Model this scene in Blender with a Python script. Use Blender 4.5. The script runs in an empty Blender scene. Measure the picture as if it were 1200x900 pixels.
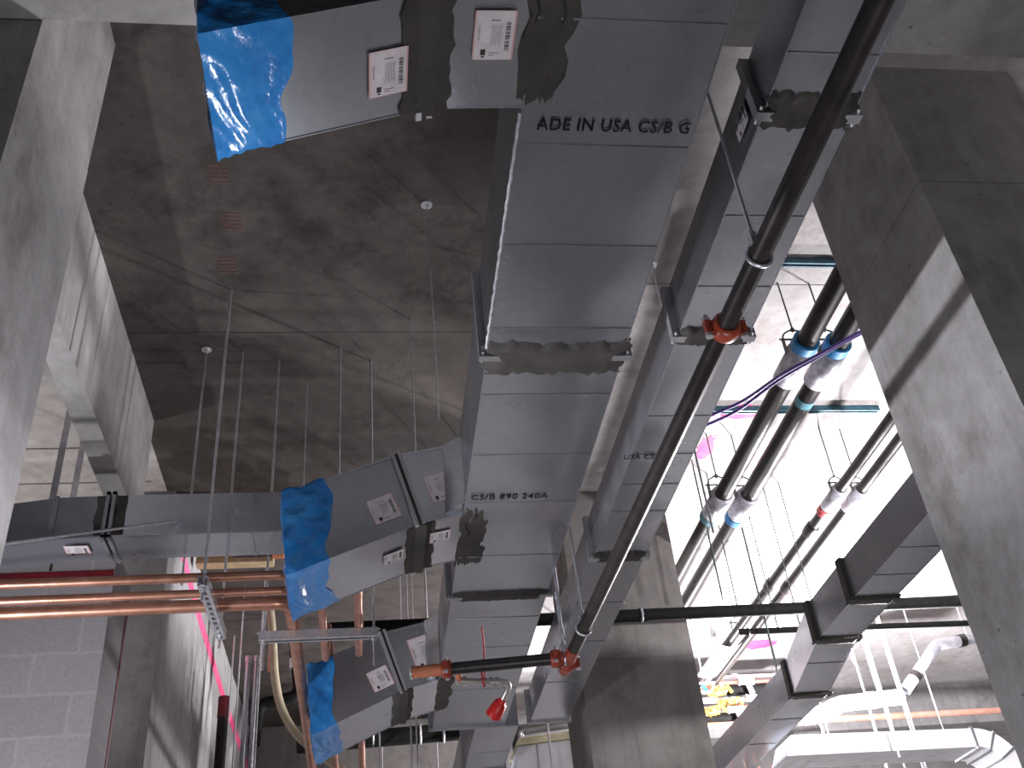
import bpy, math, random
from mathutils import Vector, Matrix
random.seed(7)
sc = bpy.context.scene
col = sc.collection
PI = math.pi

# ------------------------------------------------------------------ helpers
def tag(o, label=None, cat=None, group=None, kind=None):
    if label: o['label'] = label
    if cat: o['category'] = cat
    if group: o['group'] = group
    if kind: o['kind'] = kind
    return o

def empty(name, loc=(0, 0, 0)):
    o = bpy.data.objects.new(name, None)
    o.empty_display_size = .05
    o.location = loc
    col.objects.link(o)
    return o

def thing(name, label, cat, loc=(0, 0, 0), group=None):
    return tag(empty(name, loc), label, cat, group)

def frame_of(d):
    d = Vector(d).normalized()
    a = Vector((0, 0, 1)) if abs(d.z) < .9 else Vector((1, 0, 0))
    u = d.cross(a).normalized()
    return u, d.cross(u).normalized()

class MB:
    def __init__(s): s.v = []; s.f = []; s.sm = []
    def add(s, vs, fs, smooth=False):
        b = len(s.v); s.v += [tuple(v) for v in vs]
        for f in fs:
            s.f.append([b + i for i in f]); s.sm.append(smooth)
        return s
    def hexa(s, p):
        return s.add(p, [(0, 3, 2, 1), (4, 5, 6, 7), (0, 1, 5, 4), (1, 2, 6, 5), (2, 3, 7, 6), (3, 0, 4, 7)])
    def box(s, x0, x1, y0, y1, z0, z1):
        return s.hexa([(x0, y0, z0), (x1, y0, z0), (x1, y1, z0), (x0, y1, z0),
                       (x0, y0, z1), (x1, y0, z1), (x1, y1, z1), (x0, y1, z1)])
    def bar(s, p0, p1, w, h, up=(0, 0, 1)):
        p0 = Vector(p0); p1 = Vector(p1); d = (p1 - p0).normalized()
        u = d.cross(Vector(up))
        if u.length < 1e-4: u = d.cross(Vector((1, 0, 0)))
        u.normalize(); t = u.cross(d).normalized()
        u = u * w / 2; t = t * h / 2
        return s.hexa([p0 - u - t, p0 + u - t, p1 + u - t, p1 - u - t, p0 - u + t, p0 + u + t, p1 + u + t, p1 - u + t])
    def tube(s, pts, r, n=12, cap=True):
        pts = [Vector(p) for p in pts]
        rs = r if isinstance(r, (list, tuple)) else [r] * len(pts)
        vs = []; fs = []; u = None
        for i, p in enumerate(pts):
            d = (pts[min(i + 1, len(pts) - 1)] - pts[max(i - 1, 0)])
            if d.length < 1e-9: d = Vector((0, 0, 1))
            d.normalize()
            if u is None: u, _ = frame_of(d)
            else:
                u = (u - d * u.dot(d))
                u = u.normalized() if u.length > 1e-6 else frame_of(d)[0]
            w = d.cross(u)
            for k in range(n):
                a = 2 * PI * k / n
                vs.append(p + (u * math.cos(a) + w * math.sin(a)) * rs[i])
        m = len(pts)
        for i in range(m - 1):
            for k in range(n):
                k2 = (k + 1) % n
                fs.append((i * n + k, i * n + k2, (i + 1) * n + k2, (i + 1) * n + k))
        s.add(vs, fs, True)
        if cap:
            s.add(vs[:n], [tuple(range(n))[::-1]]); s.add(vs[-n:], [tuple(range(n))])
        return s
    def cyl(s, p0, p1, r, n=14): return s.tube([p0, p1], r, n)
    def ring(s, c, axis, R, r, n=24, m=8, a0=0, a1=2 * PI, ref=None):
        c = Vector(c); u, w = frame_of(axis)
        if ref is not None:
            u = Vector(ref).normalized(); w = Vector(axis).normalized().cross(u)
        closed = abs(a1 - a0 - 2 * PI) < 1e-6
        pts = [c + (u * math.cos(a0 + (a1 - a0) * i / n) + w * math.sin(a0 + (a1 - a0) * i / n)) * R for i in range(n + 1)]
        return s.tube(pts, r, m, not closed)
    def grid(s, fn, nu, nv, smooth=True):
        vs = [fn(i / nu, j / nv) for j in range(nv + 1) for i in range(nu + 1)]
        fs = [(j * (nu + 1) + i, j * (nu + 1) + i + 1, (j + 1) * (nu + 1) + i + 1, (j + 1) * (nu + 1) + i)
              for j in range(nv) for i in range(nu)]
        return s.add(vs, fs, smooth)
    def build(s, name, mat, parent=None, label=None):
        me = bpy.data.meshes.new(name)
        me.from_pydata(s.v, [], s.f); me.update()
        me.polygons.foreach_set('use_smooth', s.sm)
        me.materials.append(mat)
        o = bpy.data.objects.new(name, me); col.objects.link(o)
        if parent:
            o.parent = parent
            off = Vector(parent.location); q = parent.parent
            while q: off += Vector(q.location); q = q.parent
            o.location = -off if off.length else (0, 0, 0)
        if label: o['label'] = label
        return o

def recenter(o):
    """put a loose mesh thing's origin at the middle of its mesh"""
    vs = o.data.vertices
    c = Vector((0, 0, 0))
    for v in vs: c += v.co
    c /= len(vs)
    for v in vs: v.co -= c
    o.location = Vector(o.location) + c
    return o

def copy_tree(o, dx, parent=None):
    c = o.copy(); col.objects.link(c)
    if parent: c.parent = parent
    else: c.location = Vector(o.location) + Vector(dx)
    for ch in list(o.children): copy_tree(ch, dx, c)
    return c

def nz(*a):
    x = sum((i + 1) * 12.9898 * v for i, v in enumerate(a))
    return (math.sin(x * 1.7) + math.sin(x * 3.1 + 1.3) + math.sin(x * 0.61 + 2.1)) / 3

def arc(p0, p1, p2, r, n=7):
    """points rounding corner p1 between p0 and p2 with bend radius r"""
    p0, p1, p2 = map(Vector, (p0, p1, p2))
    a = (p0 - p1).normalized(); b = (p2 - p1).normalized()
    ang = a.angle(b); t = r / math.tan(ang / 2)
    c = p1 + (a + b).normalized() * (r / math.sin(ang / 2))
    s_, e_ = p1 + a * t - c, p1 + b * t - c
    w = s_.angle(e_)
    return [c + (s_ * math.sin((1 - i / n) * w) + e_ * math.sin(i / n * w)) / math.sin(w) for i in range(n + 1)]

def bent(pts, r, n=7):
    out = [Vector(pts[0])]
    for i in range(1, len(pts) - 1): out += arc(pts[i - 1], pts[i], pts[i + 1], r, n)
    return out + [Vector(pts[-1])]

# ------------------------------------------------------------------ materials
def mat(name, base=(.5, .5, .5), rough=.5, metal=0, spec=.5):
    m = bpy.data.materials.new(name); m.use_nodes = True
    b = m.node_tree.nodes['Principled BSDF']
    b.inputs['Base Color'].default_value = (*base, 1)
    b.inputs['Roughness'].default_value = rough
    b.inputs['Metallic'].default_value = metal
    b.inputs['Specular IOR Level'].default_value = spec
    return m

def noise(nt, vec, scale, detail=4, rough=.55):
    n = nt.nodes.new('ShaderNodeTexNoise')
    n.inputs['Scale'].default_value = scale; n.inputs['Detail'].default_value = detail
    n.inputs['Roughness'].default_value = rough
    nt.links.new(vec, n.inputs['Vector'])
    return n.outputs['Fac']

def ramp(nt, fac, stops):
    r = nt.nodes.new('ShaderNodeValToRGB')
    e = r.color_ramp.elements
    while len(e) < len(stops): e.new(.5)
    for k, (p, c) in enumerate(stops):
        e[k].position = p; e[k].color = (*c, 1) if len(c) == 3 else c
    nt.links.new(fac, r.inputs['Fac'])
    return r.outputs['Color']

def mix(nt, fac, a, b, mode='MIX'):
    m = nt.nodes.new('ShaderNodeMix'); m.data_type = 'RGBA'; m.blend_type = mode
    for sock, v in ((m.inputs[0], fac), (m.inputs[6], a), (m.inputs[7], b)):
        if hasattr(v, 'is_output') or isinstance(v, bpy.types.NodeSocket): nt.links.new(v, sock)
        else: sock.default_value = v if not isinstance(v, tuple) else (*v, 1)
    return m.outputs[2]

def position(nt, scale=(1, 1, 1)):
    g = nt.nodes.new('ShaderNodeNewGeometry')
    mp = nt.nodes.new('ShaderNodeMapping'); mp.inputs['Scale'].default_value = scale
    nt.links.new(g.outputs['Position'], mp.inputs['Vector'])
    return mp.outputs['Vector']

def concrete(name, lo, hi, stain, stain_amt=.5, pits=.5, bump=.25, joint=None):
    m = mat(name, hi, .85, 0, .25); nt = m.node_tree; b = nt.nodes['Principled BSDF']
    p = position(nt)
    c = ramp(nt, noise(nt, p, 1.3, 6, .6), [(.34, lo), (.66, hi)])
    c = mix(nt, .35, c, ramp(nt, noise(nt, p, 9, 6, .65), [(.3, tuple(x * .7 for x in lo)), (.7, tuple(min(1, x * 1.15) for x in hi))]))
    st = ramp(nt, noise(nt, position(nt, (1, 1, .7)), 2.1, 8, .72), [(.53, (0, 0, 0)), (.66, (stain_amt,) * 3)])
    c = mix(nt, st, c, stain)
    sk = ramp(nt, noise(nt, position(nt, (7, 7, .8)), 1.6, 7, .7), [(.5, (0, 0, 0)), (.72, (.4, .4, .4))])
    c = mix(nt, sk, c, tuple(x * .55 for x in lo))
    v = nt.nodes.new('ShaderNodeTexVoronoi'); v.inputs['Scale'].default_value = 11
    nt.links.new(p, v.inputs['Vector'])
    pt = ramp(nt, v.outputs['Distance'], [(.03, (pits,) * 3), (.09, (0, 0, 0))])
    ptm = mix(nt, 1.0, pt, ramp(nt, noise(nt, p, 2.7, 2), [(.5, (0, 0, 0)), (.58, (1, 1, 1))]), 'MULTIPLY')
    c = mix(nt, ptm, c, tuple(x * .25 for x in lo))
    nt.links.new(c, b.inputs['Base Color'])
    bp = nt.nodes.new('ShaderNodeBump'); bp.inputs['Strength'].default_value = bump; bp.inputs['Distance'].default_value = .01
    nt.links.new(noise(nt, p, 28, 8, .7), bp.inputs['Height']); nt.links.new(bp.outputs[0], b.inputs['Normal'])
    return m

def galv(name, base=(.56, .58, .62), rough=.33, metal=.92, spangle=True):
    m = mat(name, base, rough, metal); nt = m.node_tree; b = nt.nodes['Principled BSDF']
    p = position(nt)
    v = nt.nodes.new('ShaderNodeTexVoronoi'); v.inputs['Scale'].default_value = 55
    nt.links.new(p, v.inputs['Vector'])
    g = nt.nodes.new('ShaderNodeRGBToBW'); nt.links.new(v.outputs['Color'], g.inputs[0])
    c = ramp(nt, g.outputs[0], [(.2, tuple(x * .96 for x in base)), (.8, tuple(x * 1.03 for x in base))])
    dirt = ramp(nt, noise(nt, p, 3.2, 7, .7), [(.5, (0, 0, 0)), (.8, (.16, .16, .16))])
    c = mix(nt, dirt, c, (.25, .24, .24))
    nt.links.new(c, b.inputs['Base Color'])
    r = nt.nodes.new('ShaderNodeMapRange')
    r.inputs['To Min'].default_value = rough - .02; r.inputs['To Max'].default_value = rough + .05
    nt.links.new(noise(nt, p, 6, 5), r.inputs['Value']); nt.links.new(r.outputs[0], b.inputs['Roughness'])
    return m

def mottled(name, a, b_, scale, rough=.5, metal=0, bump=0):
    m = mat(name, a, rough, metal); nt = m.node_tree; b = nt.nodes['Principled BSDF']
    p = position(nt); f = noise(nt, p, scale, 6, .65)
    nt.links.new(ramp(nt, f, [(.36, a), (.66, b_)]), b.inputs['Base Color'])
    if bump:
        bp = nt.nodes.new('ShaderNodeBump'); bp.inputs['Strength'].default_value = bump; bp.inputs['Distance'].default_value = .003
        nt.links.new(noise(nt, p, scale * 4, 5), bp.inputs['Height']); nt.links.new(bp.outputs[0], b.inputs['Normal'])
    return m

M = {}
M['slab_shaded'] = concrete('stained_shaded_slab', (.042, .036, .033), (.078, .067, .061), (.02, .017, .016), .75, .7)  # form-stained brown, with the dim bay's shade put into the colour
M['slab'] = concrete('lit_slab', (.34, .32, .315), (.48, .455, .45), (.25, .21, .20), .6, .4)  # paler tone carries the brightness of the lit bays in its colour
M['conc'] = concrete('column_concrete', (.22, .21, .21), (.37, .36, .365), (.14, .125, .12), .65, .95)
M['beamc'] = concrete('beam_concrete', (.26, .25, .25), (.37, .36, .36), (.19, .175, .17), .5, .7)
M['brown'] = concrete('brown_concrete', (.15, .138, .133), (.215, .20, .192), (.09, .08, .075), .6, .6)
M['wallc'] = concrete('wall_concrete', (.2, .19, .19), (.3, .285, .28), (.13, .12, .115), .5, .6)
M['floor'] = concrete('floor_concrete', (.13, .125, .12), (.19, .18, .175), (.08, .075, .07), .5, .3)
M['galv'] = galv('galvanized_duct', (.38, .40, .44), .27, .95)
M['galv2'] = galv('galvanized_duct_bright', (.52, .54, .59), .25, .96)
M['galvdull'] = galv('galvanized_dull', (.5, .5, .52), .48, .8)
M['flange'] = galv('flange_steel', (.34, .35, .37), .42, .85)
M['seam'] = mottled('crimped_seam_shine', (.5, .5, .55), (.8, .8, .86), 40, .45, .5)  # crimped metal, its shine painted in as a paler tone
M['darkrod'] = mottled('dull_steel_rod', (.07, .085, .085), (.14, .16, .16), 30, .5, .4)
M['zinc'] = mottled('zinc_steel', (.55, .56, .6), (.72, .73, .77), 30, .35, .8)
M['mastic'] = mottled('duct_sealant', (.020, .017, .016), (.042, .036, .033), 9, .7, 0, .35)
M['black'] = mottled('black_steel_pipe', (.012, .011, .011), (.035, .03, .03), 18, .42, .25)
M['blackmatt'] = mottled('black_rubber', (.005, .005, .005), (.012, .012, .012), 20, .75)
M['blackmatt'].node_tree.nodes['Principled BSDF'].inputs['Specular IOR Level'].default_value = .12
M['darkpipe'] = mottled('mill_scale_pipe', (.014, .011, .011), (.034, .028, .027), 16, .4, .4)
M['rust'] = mottled('red_coupling_paint', (.22, .03, .016), (.36, .06, .03), 40, .4)
M['copper'] = mottled('copper_tube', (.46, .22, .15), (.62, .33, .24), 12, .34, .8)
M['coppersheen'] = mottled('bright_copper_tube', (.72, .36, .26), (.85, .5, .4), 12, .35, .7)
M['brass'] = mottled('brass_valve', (.62, .46, .16), (.8, .62, .26), 30, .35, .8)
M['yellow'] = mat('yellow_handle', (.8, .62, .05), .45)
M['purple'] = mat('purple_cable', (.13, .07, .32), .45)
M['paper'] = mottled('sticker_paper', (.50, .46, .48), (.62, .58, .60), 25, .7)
M['ink'] = mat('black_ink', (.02, .02, .02), .7)
M['redink'] = mat('red_ink', (.52, .30, .30), .7)
M['stencil'] = mat('stencil_ink', (.012, .012, .014), .8, 0, .1)
M['red'] = mat('red_plastic', (.55, .015, .012), .4)
M['redtape'] = mat('red_ribbon', (.5, .01, .02), .5)
M['redfire'] = mottled('red_sealant', (.10, .003, .008), (.17, .006, .014), 14, .6)
M['pink'] = mottled('pink_spray_paint', (.75, .05, .17), (.9, .14, .3), 8, .8)
M['chalk'] = mottled('red_chalk', (.13, .045, .04), (.2, .06, .055), 60, .9)
M['strutblue'] = mottled('painted_ceiling_strut', (.02, .07, .10), (.05, .14, .19), 20, .5, .2)
M['sleeve'] = mottled('clear_pvc_shield', (.22, .21, .24), (.42, .41, .45), 30, .45, .2)
M['bluetape'] = mat('blue_tape', (.03, .22, .48), .45)
M['cyantape'] = mat('faded_blue_tape', (.10, .27, .33), .5)
M['pinktape'] = mat('red_tape', (.55, .08, .09), .5)
M['white'] = mottled('white_jacket', (.72, .72, .76), (.84, .84, .88), 10, .55)
M['greyjacket'] = mottled('grey_pipe_wrap', (.24, .24, .27), (.42, .42, .46), 16, .55)
M['cream'] = mottled('cream_insulation', (.62, .56, .36), (.76, .7, .48), 18, .85)
M['hose'] = mottled('beige_hose', (.42, .35, .24), (.54, .46, .33), 12, .5)
M['strap'] = mottled('galvanized_strap', (.5, .5, .55), (.68, .68, .72), 18, .4, .6)
M['steelhose'] = mottled('braided_steel', (.5, .5, .48), (.75, .74, .7), 120, .35, .85)
M['orange'] = mottled('primer_orange', (.42, .12, .05), (.58, .22, .11), 14, .6)
M['teal'] = mat('teal_cable', (.05, .2, .27), .5)
M['tan'] = mottled('wood_blocking', (.3, .23, .12), (.42, .33, .19), 14, .8)

def film_material():
    m = mat('blue_plastic_film', (.02, .20, .62), .22, 0, .6)
    nt = m.node_tree; b = nt.nodes['Principled BSDF']; p = position(nt)
    c = ramp(nt, noise(nt, p, 9, 6, .7), [(.32, (.016, .19, .58)), (.52, (.03, .28, .74)), (.72, (.07, .37, .82))])
    nt.links.new(c, b.inputs['Base Color'])
    b.inputs['Coat Weight'].default_value = .4
    bp = nt.nodes.new('ShaderNodeBump'); bp.inputs['Strength'].default_value = .6; bp.inputs['Distance'].default_value = .012
    nt.links.new(noise(nt, position(nt, (1.4, 1, 2.2)), 16, 3, .45), bp.inputs['Height']); nt.links.new(bp.outputs[0], b.inputs['Normal'])
    t = nt.nodes.new('ShaderNodeBsdfTranslucent'); nt.links.new(c, t.inputs['Color'])
    mx = nt.nodes.new('ShaderNodeMixShader'); mx.inputs[0].default_value = .3
    out = nt.nodes['Material Output']
    nt.links.new(b.outputs[0], mx.inputs[1]); nt.links.new(t.outputs[0], mx.inputs[2]); nt.links.new(mx.outputs[0], out.inputs['Surface'])
    return m
M['film'] = film_material()

def block_material():
    m = mat('concrete_block', (.4, .39, .4), .9, 0, .2); nt = m.node_tree; b = nt.nodes['Principled BSDF']
    g = nt.nodes.new('ShaderNodeNewGeometry')
    sep = nt.nodes.new('ShaderNodeSeparateXYZ'); nt.links.new(g.outputs['Position'], sep.inputs[0])
    cmb = nt.nodes.new('ShaderNodeCombineXYZ')
    nt.links.new(sep.outputs['X'], cmb.inputs['X']); nt.links.new(sep.outputs['Z'], cmb.inputs['Y'])
    br = nt.nodes.new('ShaderNodeTexBrick'); br.inputs['Scale'].default_value = 1
    br.inputs['Brick Width'].default_value = .4; br.inputs['Row Height'].default_value = .2; br.inputs['Mortar Size'].default_value = .008
    br.inputs['Color1'].default_value = (.27, .26, .27, 1); br.inputs['Color2'].default_value = (.30, .29, .30, 1); br.inputs['Mortar'].default_value = (.33, .315, .31, 1)
    nt.links.new(cmb.outputs[0], br.inputs['Vector'])
    p = position(nt)
    c = mix(nt, .55, br.outputs['Color'], ramp(nt, noise(nt, p, 60, 5, .7), [(.3, (.36, .35, .36)), (.7, (.56, .55, .56))]), 'OVERLAY')
    nt.links.new(c, b.inputs['Base Color'])
    bp = nt.nodes.new('ShaderNodeBump'); bp.inputs['Strength'].default_value = .2; bp.inputs['Distance'].default_value = .006
    nt.links.new(noise(nt, p, 110, 4), bp.inputs['Height']); nt.links.new(bp.outputs[0], b.inputs['Normal'])
    return m
M['block'] = block_material()

# ------------------------------------------------------------------ the setting
SLAB = 5.2; BEAM = 4.47
def struct(name, mb, m, label=None):
    o = mb.build(name, m); o['kind'] = 'structure'
    if label: o['label'] = label
    return o

struct('floor', MB().box(-9, 11, -7, 12.4, -.2, 0), M['floor'])
struct('ceiling', MB().box(-1.34, .92, -7, 12.4, SLAB, 5.45), M['slab_shaded'])
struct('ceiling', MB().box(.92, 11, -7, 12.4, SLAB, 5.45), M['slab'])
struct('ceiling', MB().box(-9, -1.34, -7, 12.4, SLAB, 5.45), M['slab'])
struct('wall_back', MB().box(-9, 11, 12.2, 12.4, 0, SLAB), M['wallc'])
struct('wall_front', MB().box(-9, 11, -7, -6.8, 0, SLAB), M['wallc'])
struct('wall_right', MB().box(10.8, 11, -6.8, 12.2, 0, SLAB), M['wallc'])
struct('wall_left', MB().box(-9, -8.8, -6.8, 12.2, 0, SLAB), M['wallc'])

def column(x0, x1, y0, y1, zj, label, z1=SLAB, m='conc'):
    b = MB()
    b.box(x0, x1, y0, y1, 0, zj - .003)
    b.box(x0 + .004, x1 - .004, y0 + .004, y1 - .004, zj - .003, zj + .003)
    b.box(x0 + .001, x1 - .001, y0 + .001, y1 - .001, zj + .003, z1)
    return struct('column', b, M[m], label)
column(-1.6, -.985, 2.02, 2.638, BEAM, 'square concrete column at the left edge')
column(2.185, 2.86, 2.605, 3.345, BEAM, 'wide concrete column filling the right edge')
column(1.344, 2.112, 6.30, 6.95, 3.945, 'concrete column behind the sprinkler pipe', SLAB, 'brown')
# the wider pour at the foot of the middle column
struct('ceiling_beam', MB().box(-8.8, 10.8, 1.15, 2.018, BEAM, SLAB), M['beamc'], 'concrete beam crossing overhead at the top of the picture')
struct('ceiling_beam', MB().box(-1.40, -1.285, 2.64, 5.32, BEAM, SLAB), M['beamc'], 'long concrete beam running away behind the left column')
struct('ceiling_beam', MB().box(2.3, 10.8, 11.0, 11.6, 4.75, SLAB), M['conc'], 'far concrete beam over the copper valves')
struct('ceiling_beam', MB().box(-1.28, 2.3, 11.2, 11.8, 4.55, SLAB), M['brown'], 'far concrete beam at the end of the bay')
struct('wall_block', MB().box(-8.8, -1.285, 4.945, 5.32, 0, 4.13), M['block'])
w = struct('wall_side', MB().box(-1.75, -1.285, 6.16, 12.2, 0, SLAB), M['conc'])
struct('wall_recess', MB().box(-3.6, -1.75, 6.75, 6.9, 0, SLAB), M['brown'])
# slab pour joints
def joint(x0, x1, y):
    return MB().box(x0, x1, y - .004, y + .004, SLAB - .0015, SLAB + .02)
struct('trim_1', joint(-1.28, .92, 4.467), M['mastic'], 'pour joint across the dark slab')
struct('trim_2', joint(.92, 9, 4.05), M['brown'], 'pour joint across the pale slab')
struct('trim_3', MB().box(-8, -1.42, 5.60, 5.612, SLAB - .004, SLAB + .02), M['brown'], 'pour joint across the left slab')
struct('trim_4', MB().box(-8, -1.42, 6.02, 6.032, SLAB - .004, SLAB + .02), M['brown'], 'second pour joint across the left slab')

# paint on the concrete
def strip(pts, wd, nrm, name, m, label, cat, group=None):
    b = MB(); n = Vector(nrm).normalized()
    pts = [Vector(p) for p in pts]
    for a, c in zip(pts, pts[1:]): b.bar(a + n * .0015, c + n * .0015, wd, .003, n)
    return tag(b.build(name, m), label, cat, group)
strip([(-1.285, 6.30, 4.99), (-1.285, 7.45, 4.88), (-1.285, 9.3, 4.80), (-1.285, 11.4, 4.80)], .10, (1, 0, 0), 'paint_line', M['pink'],
      'pink spray-painted line along the top of the left side wall', 'paint mark')
strip([(-3.2, 4.945, 3.995), (-1.29, 4.945, 3.995)], .075, (0, -1, 0), 'sealant_line', M['redfire'],
      'dark red firestop band along the top of the block wall', 'sealant')
strip([(-1.285, 5.30, 4.05), (-1.285, 5.30, 3.0)], .035, (1, 0, 0), 'sealant_line', M['redfire'],
      'thin dark red line running down the corner beside the block wall', 'sealant')
strip([(-1.60, 4.945, 4.04), (-1.60, 4.945, 4.11)], .012, (0, -1, 0), 'pencil_mark', M['ink'], 'short black mark above the red band on the block wall', 'mark')
def blob(c, rx, ry, m, name, label, cat, group=None, seed=1):
    b = MB(); c = Vector(c); n = 22
    ring_ = [(c.x + rx * math.cos(2 * PI * k / n) * (1 + .3 * nz(k * .31, seed)), c.y + ry * math.sin(2 * PI * k / n) * (1 + .3 * nz(k * .47, seed + 2)), c.z) for k in range(n)]
    b.add([(x, y, z) for x, y, z in ring_] + [(x, y, z + .004) for x, y, z in ring_],
          [tuple(range(n))[::-1], tuple(range(n, 2 * n))] + [(k, (k + 1) % n, n + (k + 1) % n, n + k) for k in range(n)])
    return recenter(tag(b.build(name, m), label, cat, group))
blob((2.30, 5.74, SLAB - .003), .06, .16, M['pink'], 'paint_spot', 'pink paint smear on the bright slab below the purple cables', 'paint mark')
blob((2.43, 5.3, SLAB - .003), .14, .08, M['pink'], 'paint_spot', 'pale pink paint smear on the bright slab beside the ceiling strut', 'paint mark', None, 5)
blob((3.85, 9.45, SLAB - .003), .2, .12, M['pink'], 'paint_spot', 'pink paint patch on the far slab above the copper pipes', 'paint mark', None, 8)
# chalk scribbles on the dark slab
for k, (cx, cy, lab) in enumerate([(-.80, 2.42, 'red chalk scribble near the top of the dark slab'), (-.67, 3.32, 'red chalk scribble below the first one on the dark slab'),
                                   (-.64, 3.62, 'red chalk scribble midway down the dark slab'), (-.70, 3.93, 'lowest red chalk scribble on the dark slab')]):
    b = MB()
    for q in range(5):
        pts = [(cx - .045 + .09 * i / 8 + .008 * nz(i, q), cy - .06 + q * .026 + .012 * nz(i * 1.3, q + k), SLAB - .0008) for i in range(9)]
        b.tube(pts, .0022, 5)
    recenter(tag(b.build('chalk_mark', M['chalk']), lab, 'chalk mark', 'chalk marks on the slab'))

# ------------------------------------------------------------------ ductwork
def panel(b, p00, p10, p01, p11, bow, nu=8, nv=8):
    p00, p10, p01, p11 = map(Vector, (p00, p10, p01, p11))
    n = (p10 - p00).cross(p01 - p00).normalized()
    ph = random.random() * 6
    def f(u, v):
        p = p00.lerp(p10, u).lerp(p01.lerp(p11, u), v)
        k = math.sin(PI * u) * math.sin(PI * v)
        return p + n * (bow * k + abs(bow) * .3 * math.sin(u * 9 + ph) * math.sin(v * 7 + ph) * k)
    b.grid(f, nu, nv)

def duct_section(y0, y1, xa, xb, z0, z1, dxa=0, dz=0, seams=(), ends=True, bow=.004):
    """sheet steel section running along Y; dxa/dz shift its far end sideways and in height"""
    b = MB(); cuts = [y0] + [s for s in sorted(seams) if y0 < s < y1] + [y1]
    def at(y):
        t = (y - y0) / (y1 - y0)
        return xa + dxa * t, xb + dxa * t, z0 + dz * t, z1 + dz * t
    for a, c in zip(cuts, cuts[1:]):
        A = at(a); Cc = at(c)
        bw = bow * random.choice((1, -1, 1)) * (.9 + 1.2 * random.random())
        panel(b, (A[0], a, A[2]), (Cc[0], c, Cc[2]), (A[1], a, A[2]), (Cc[1], c, Cc[2]), bw)
        panel(b, (A[0], a, A[3]), (Cc[0], c, Cc[3]), (A[0], a, A[2]), (Cc[0], c, Cc[2]), bw * .5)
        panel(b, (A[1], a, A[2]), (Cc[1], c, Cc[2]), (A[1], a, A[3]), (Cc[1], c, Cc[3]), bw * .5)
        panel(b, (A[1], a, A[3]), (Cc[1], c, Cc[3]), (A[0], a, A[3]), (Cc[0], c, Cc[3]), bw * .5, 4, 4)
    for s in cuts[1:-1]:
        A = at(s)
        b.bar((A[0] + .004, s, A[2] - .0005), (A[1] - .004, s, A[2] - .0005), .006, .005)
    for xe, k in ((0, -1), (1, 1)):         # corner lock seam
        A = at(y0); Cc = at(y1)
        b.bar((A[xe], y0, A[2] + .002), (Cc[xe], y1, Cc[2] + .002), .004, .008)
    if ends:
        for y in (y0, y1):
            A = at(y)
            b.add([(A[0], y, A[2]), (A[1], y, A[2]), (A[1], y, A[3]), (A[0], y, A[3])], [(0, 1, 2, 3)])
    return b

def flange_y(y, xa, xb, z0, z1, w=.03, t=.028):
    b = MB()
    b.box(xa - w, xb + w, y - t / 2, y + t / 2, z0 - w * .6, z0 + .002)
    b.box(xa - w, xb + w, y - t / 2, y + t / 2, z1 - .002, z1 + w * .6)
    b.box(xa - w, xa + .002, y - t / 2, y + t / 2, z0, z1)
    b.box(xb - .002, xb + w, y - t / 2, y + t / 2, z0, z1)
    for sx in (xa - w * .5, xb + w * .5):       # corner bolts
        b.cyl((sx, y - t, z0 - .004), (sx, y + t, z0 - .004), .006, 8)
    return b

def sealant_patch(x0, x1, y0, y1, z, seed=1, jag=.018, t=.004):
    """brushed-on sealant under a duct bottom, ragged all round"""
    b = MB(); nu, nv = 26, 10
    def f(sgn):
        def g(u, v):
            ya = y0 + jag * nz(u * 3.1, seed); yb = y1 + jag * nz(u * 2.3, seed + 4)
            xa = x0 + jag * nz(v * 1.9, seed + 8); xb = x1 + jag * nz(v * 2.7, seed + 9)
            edge = 4 * min(u, 1 - u, v, 1 - v)
            return (xa + (xb - xa) * u, ya + (yb - ya) * v, z + .002 - (t * min(1, edge * 2) + .0006 * nz(v * 9, u * .7, seed)) - .0012 if sgn else z + .003)
        return g
    b.grid(f(1), nu, nv); b.grid(f(0), nu, nv)
    return b

def text_mesh(s, size, right, up, at_, m, parent, name='stencil_text', sx=1.0):
    cu = bpy.data.curves.new('t', 'FONT'); cu.body = s; cu.size = size; cu.extrude = .0006; cu.resolution_u = 3
    cu.space_character = 1.08; cu.offset = size * .006
    o = bpy.data.objects.new('t', cu); col.objects.link(o)
    me = bpy.data.meshes.new_from_object(o.evaluated_get(bpy.context.evaluated_depsgraph_get()))
    bpy.data.objects.remove(o); bpy.data.curves.remove(cu)
    r = Vector(right).normalized(); u = Vector(up).normalized(); n = r.cross(u)
    at_ = Vector(at_)
    for v in me.vertices:
        c = v.co.copy(); v.co = at_ + r * c.x * sx + u * c.y + n * c.z
    b = MB(); b.v = [tuple(v.co) for v in me.vertices]; b.f = [list(p.vertices) for p in me.polygons]; b.sm = [False] * len(b.f)
    return b.build(name, m, parent)

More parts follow.
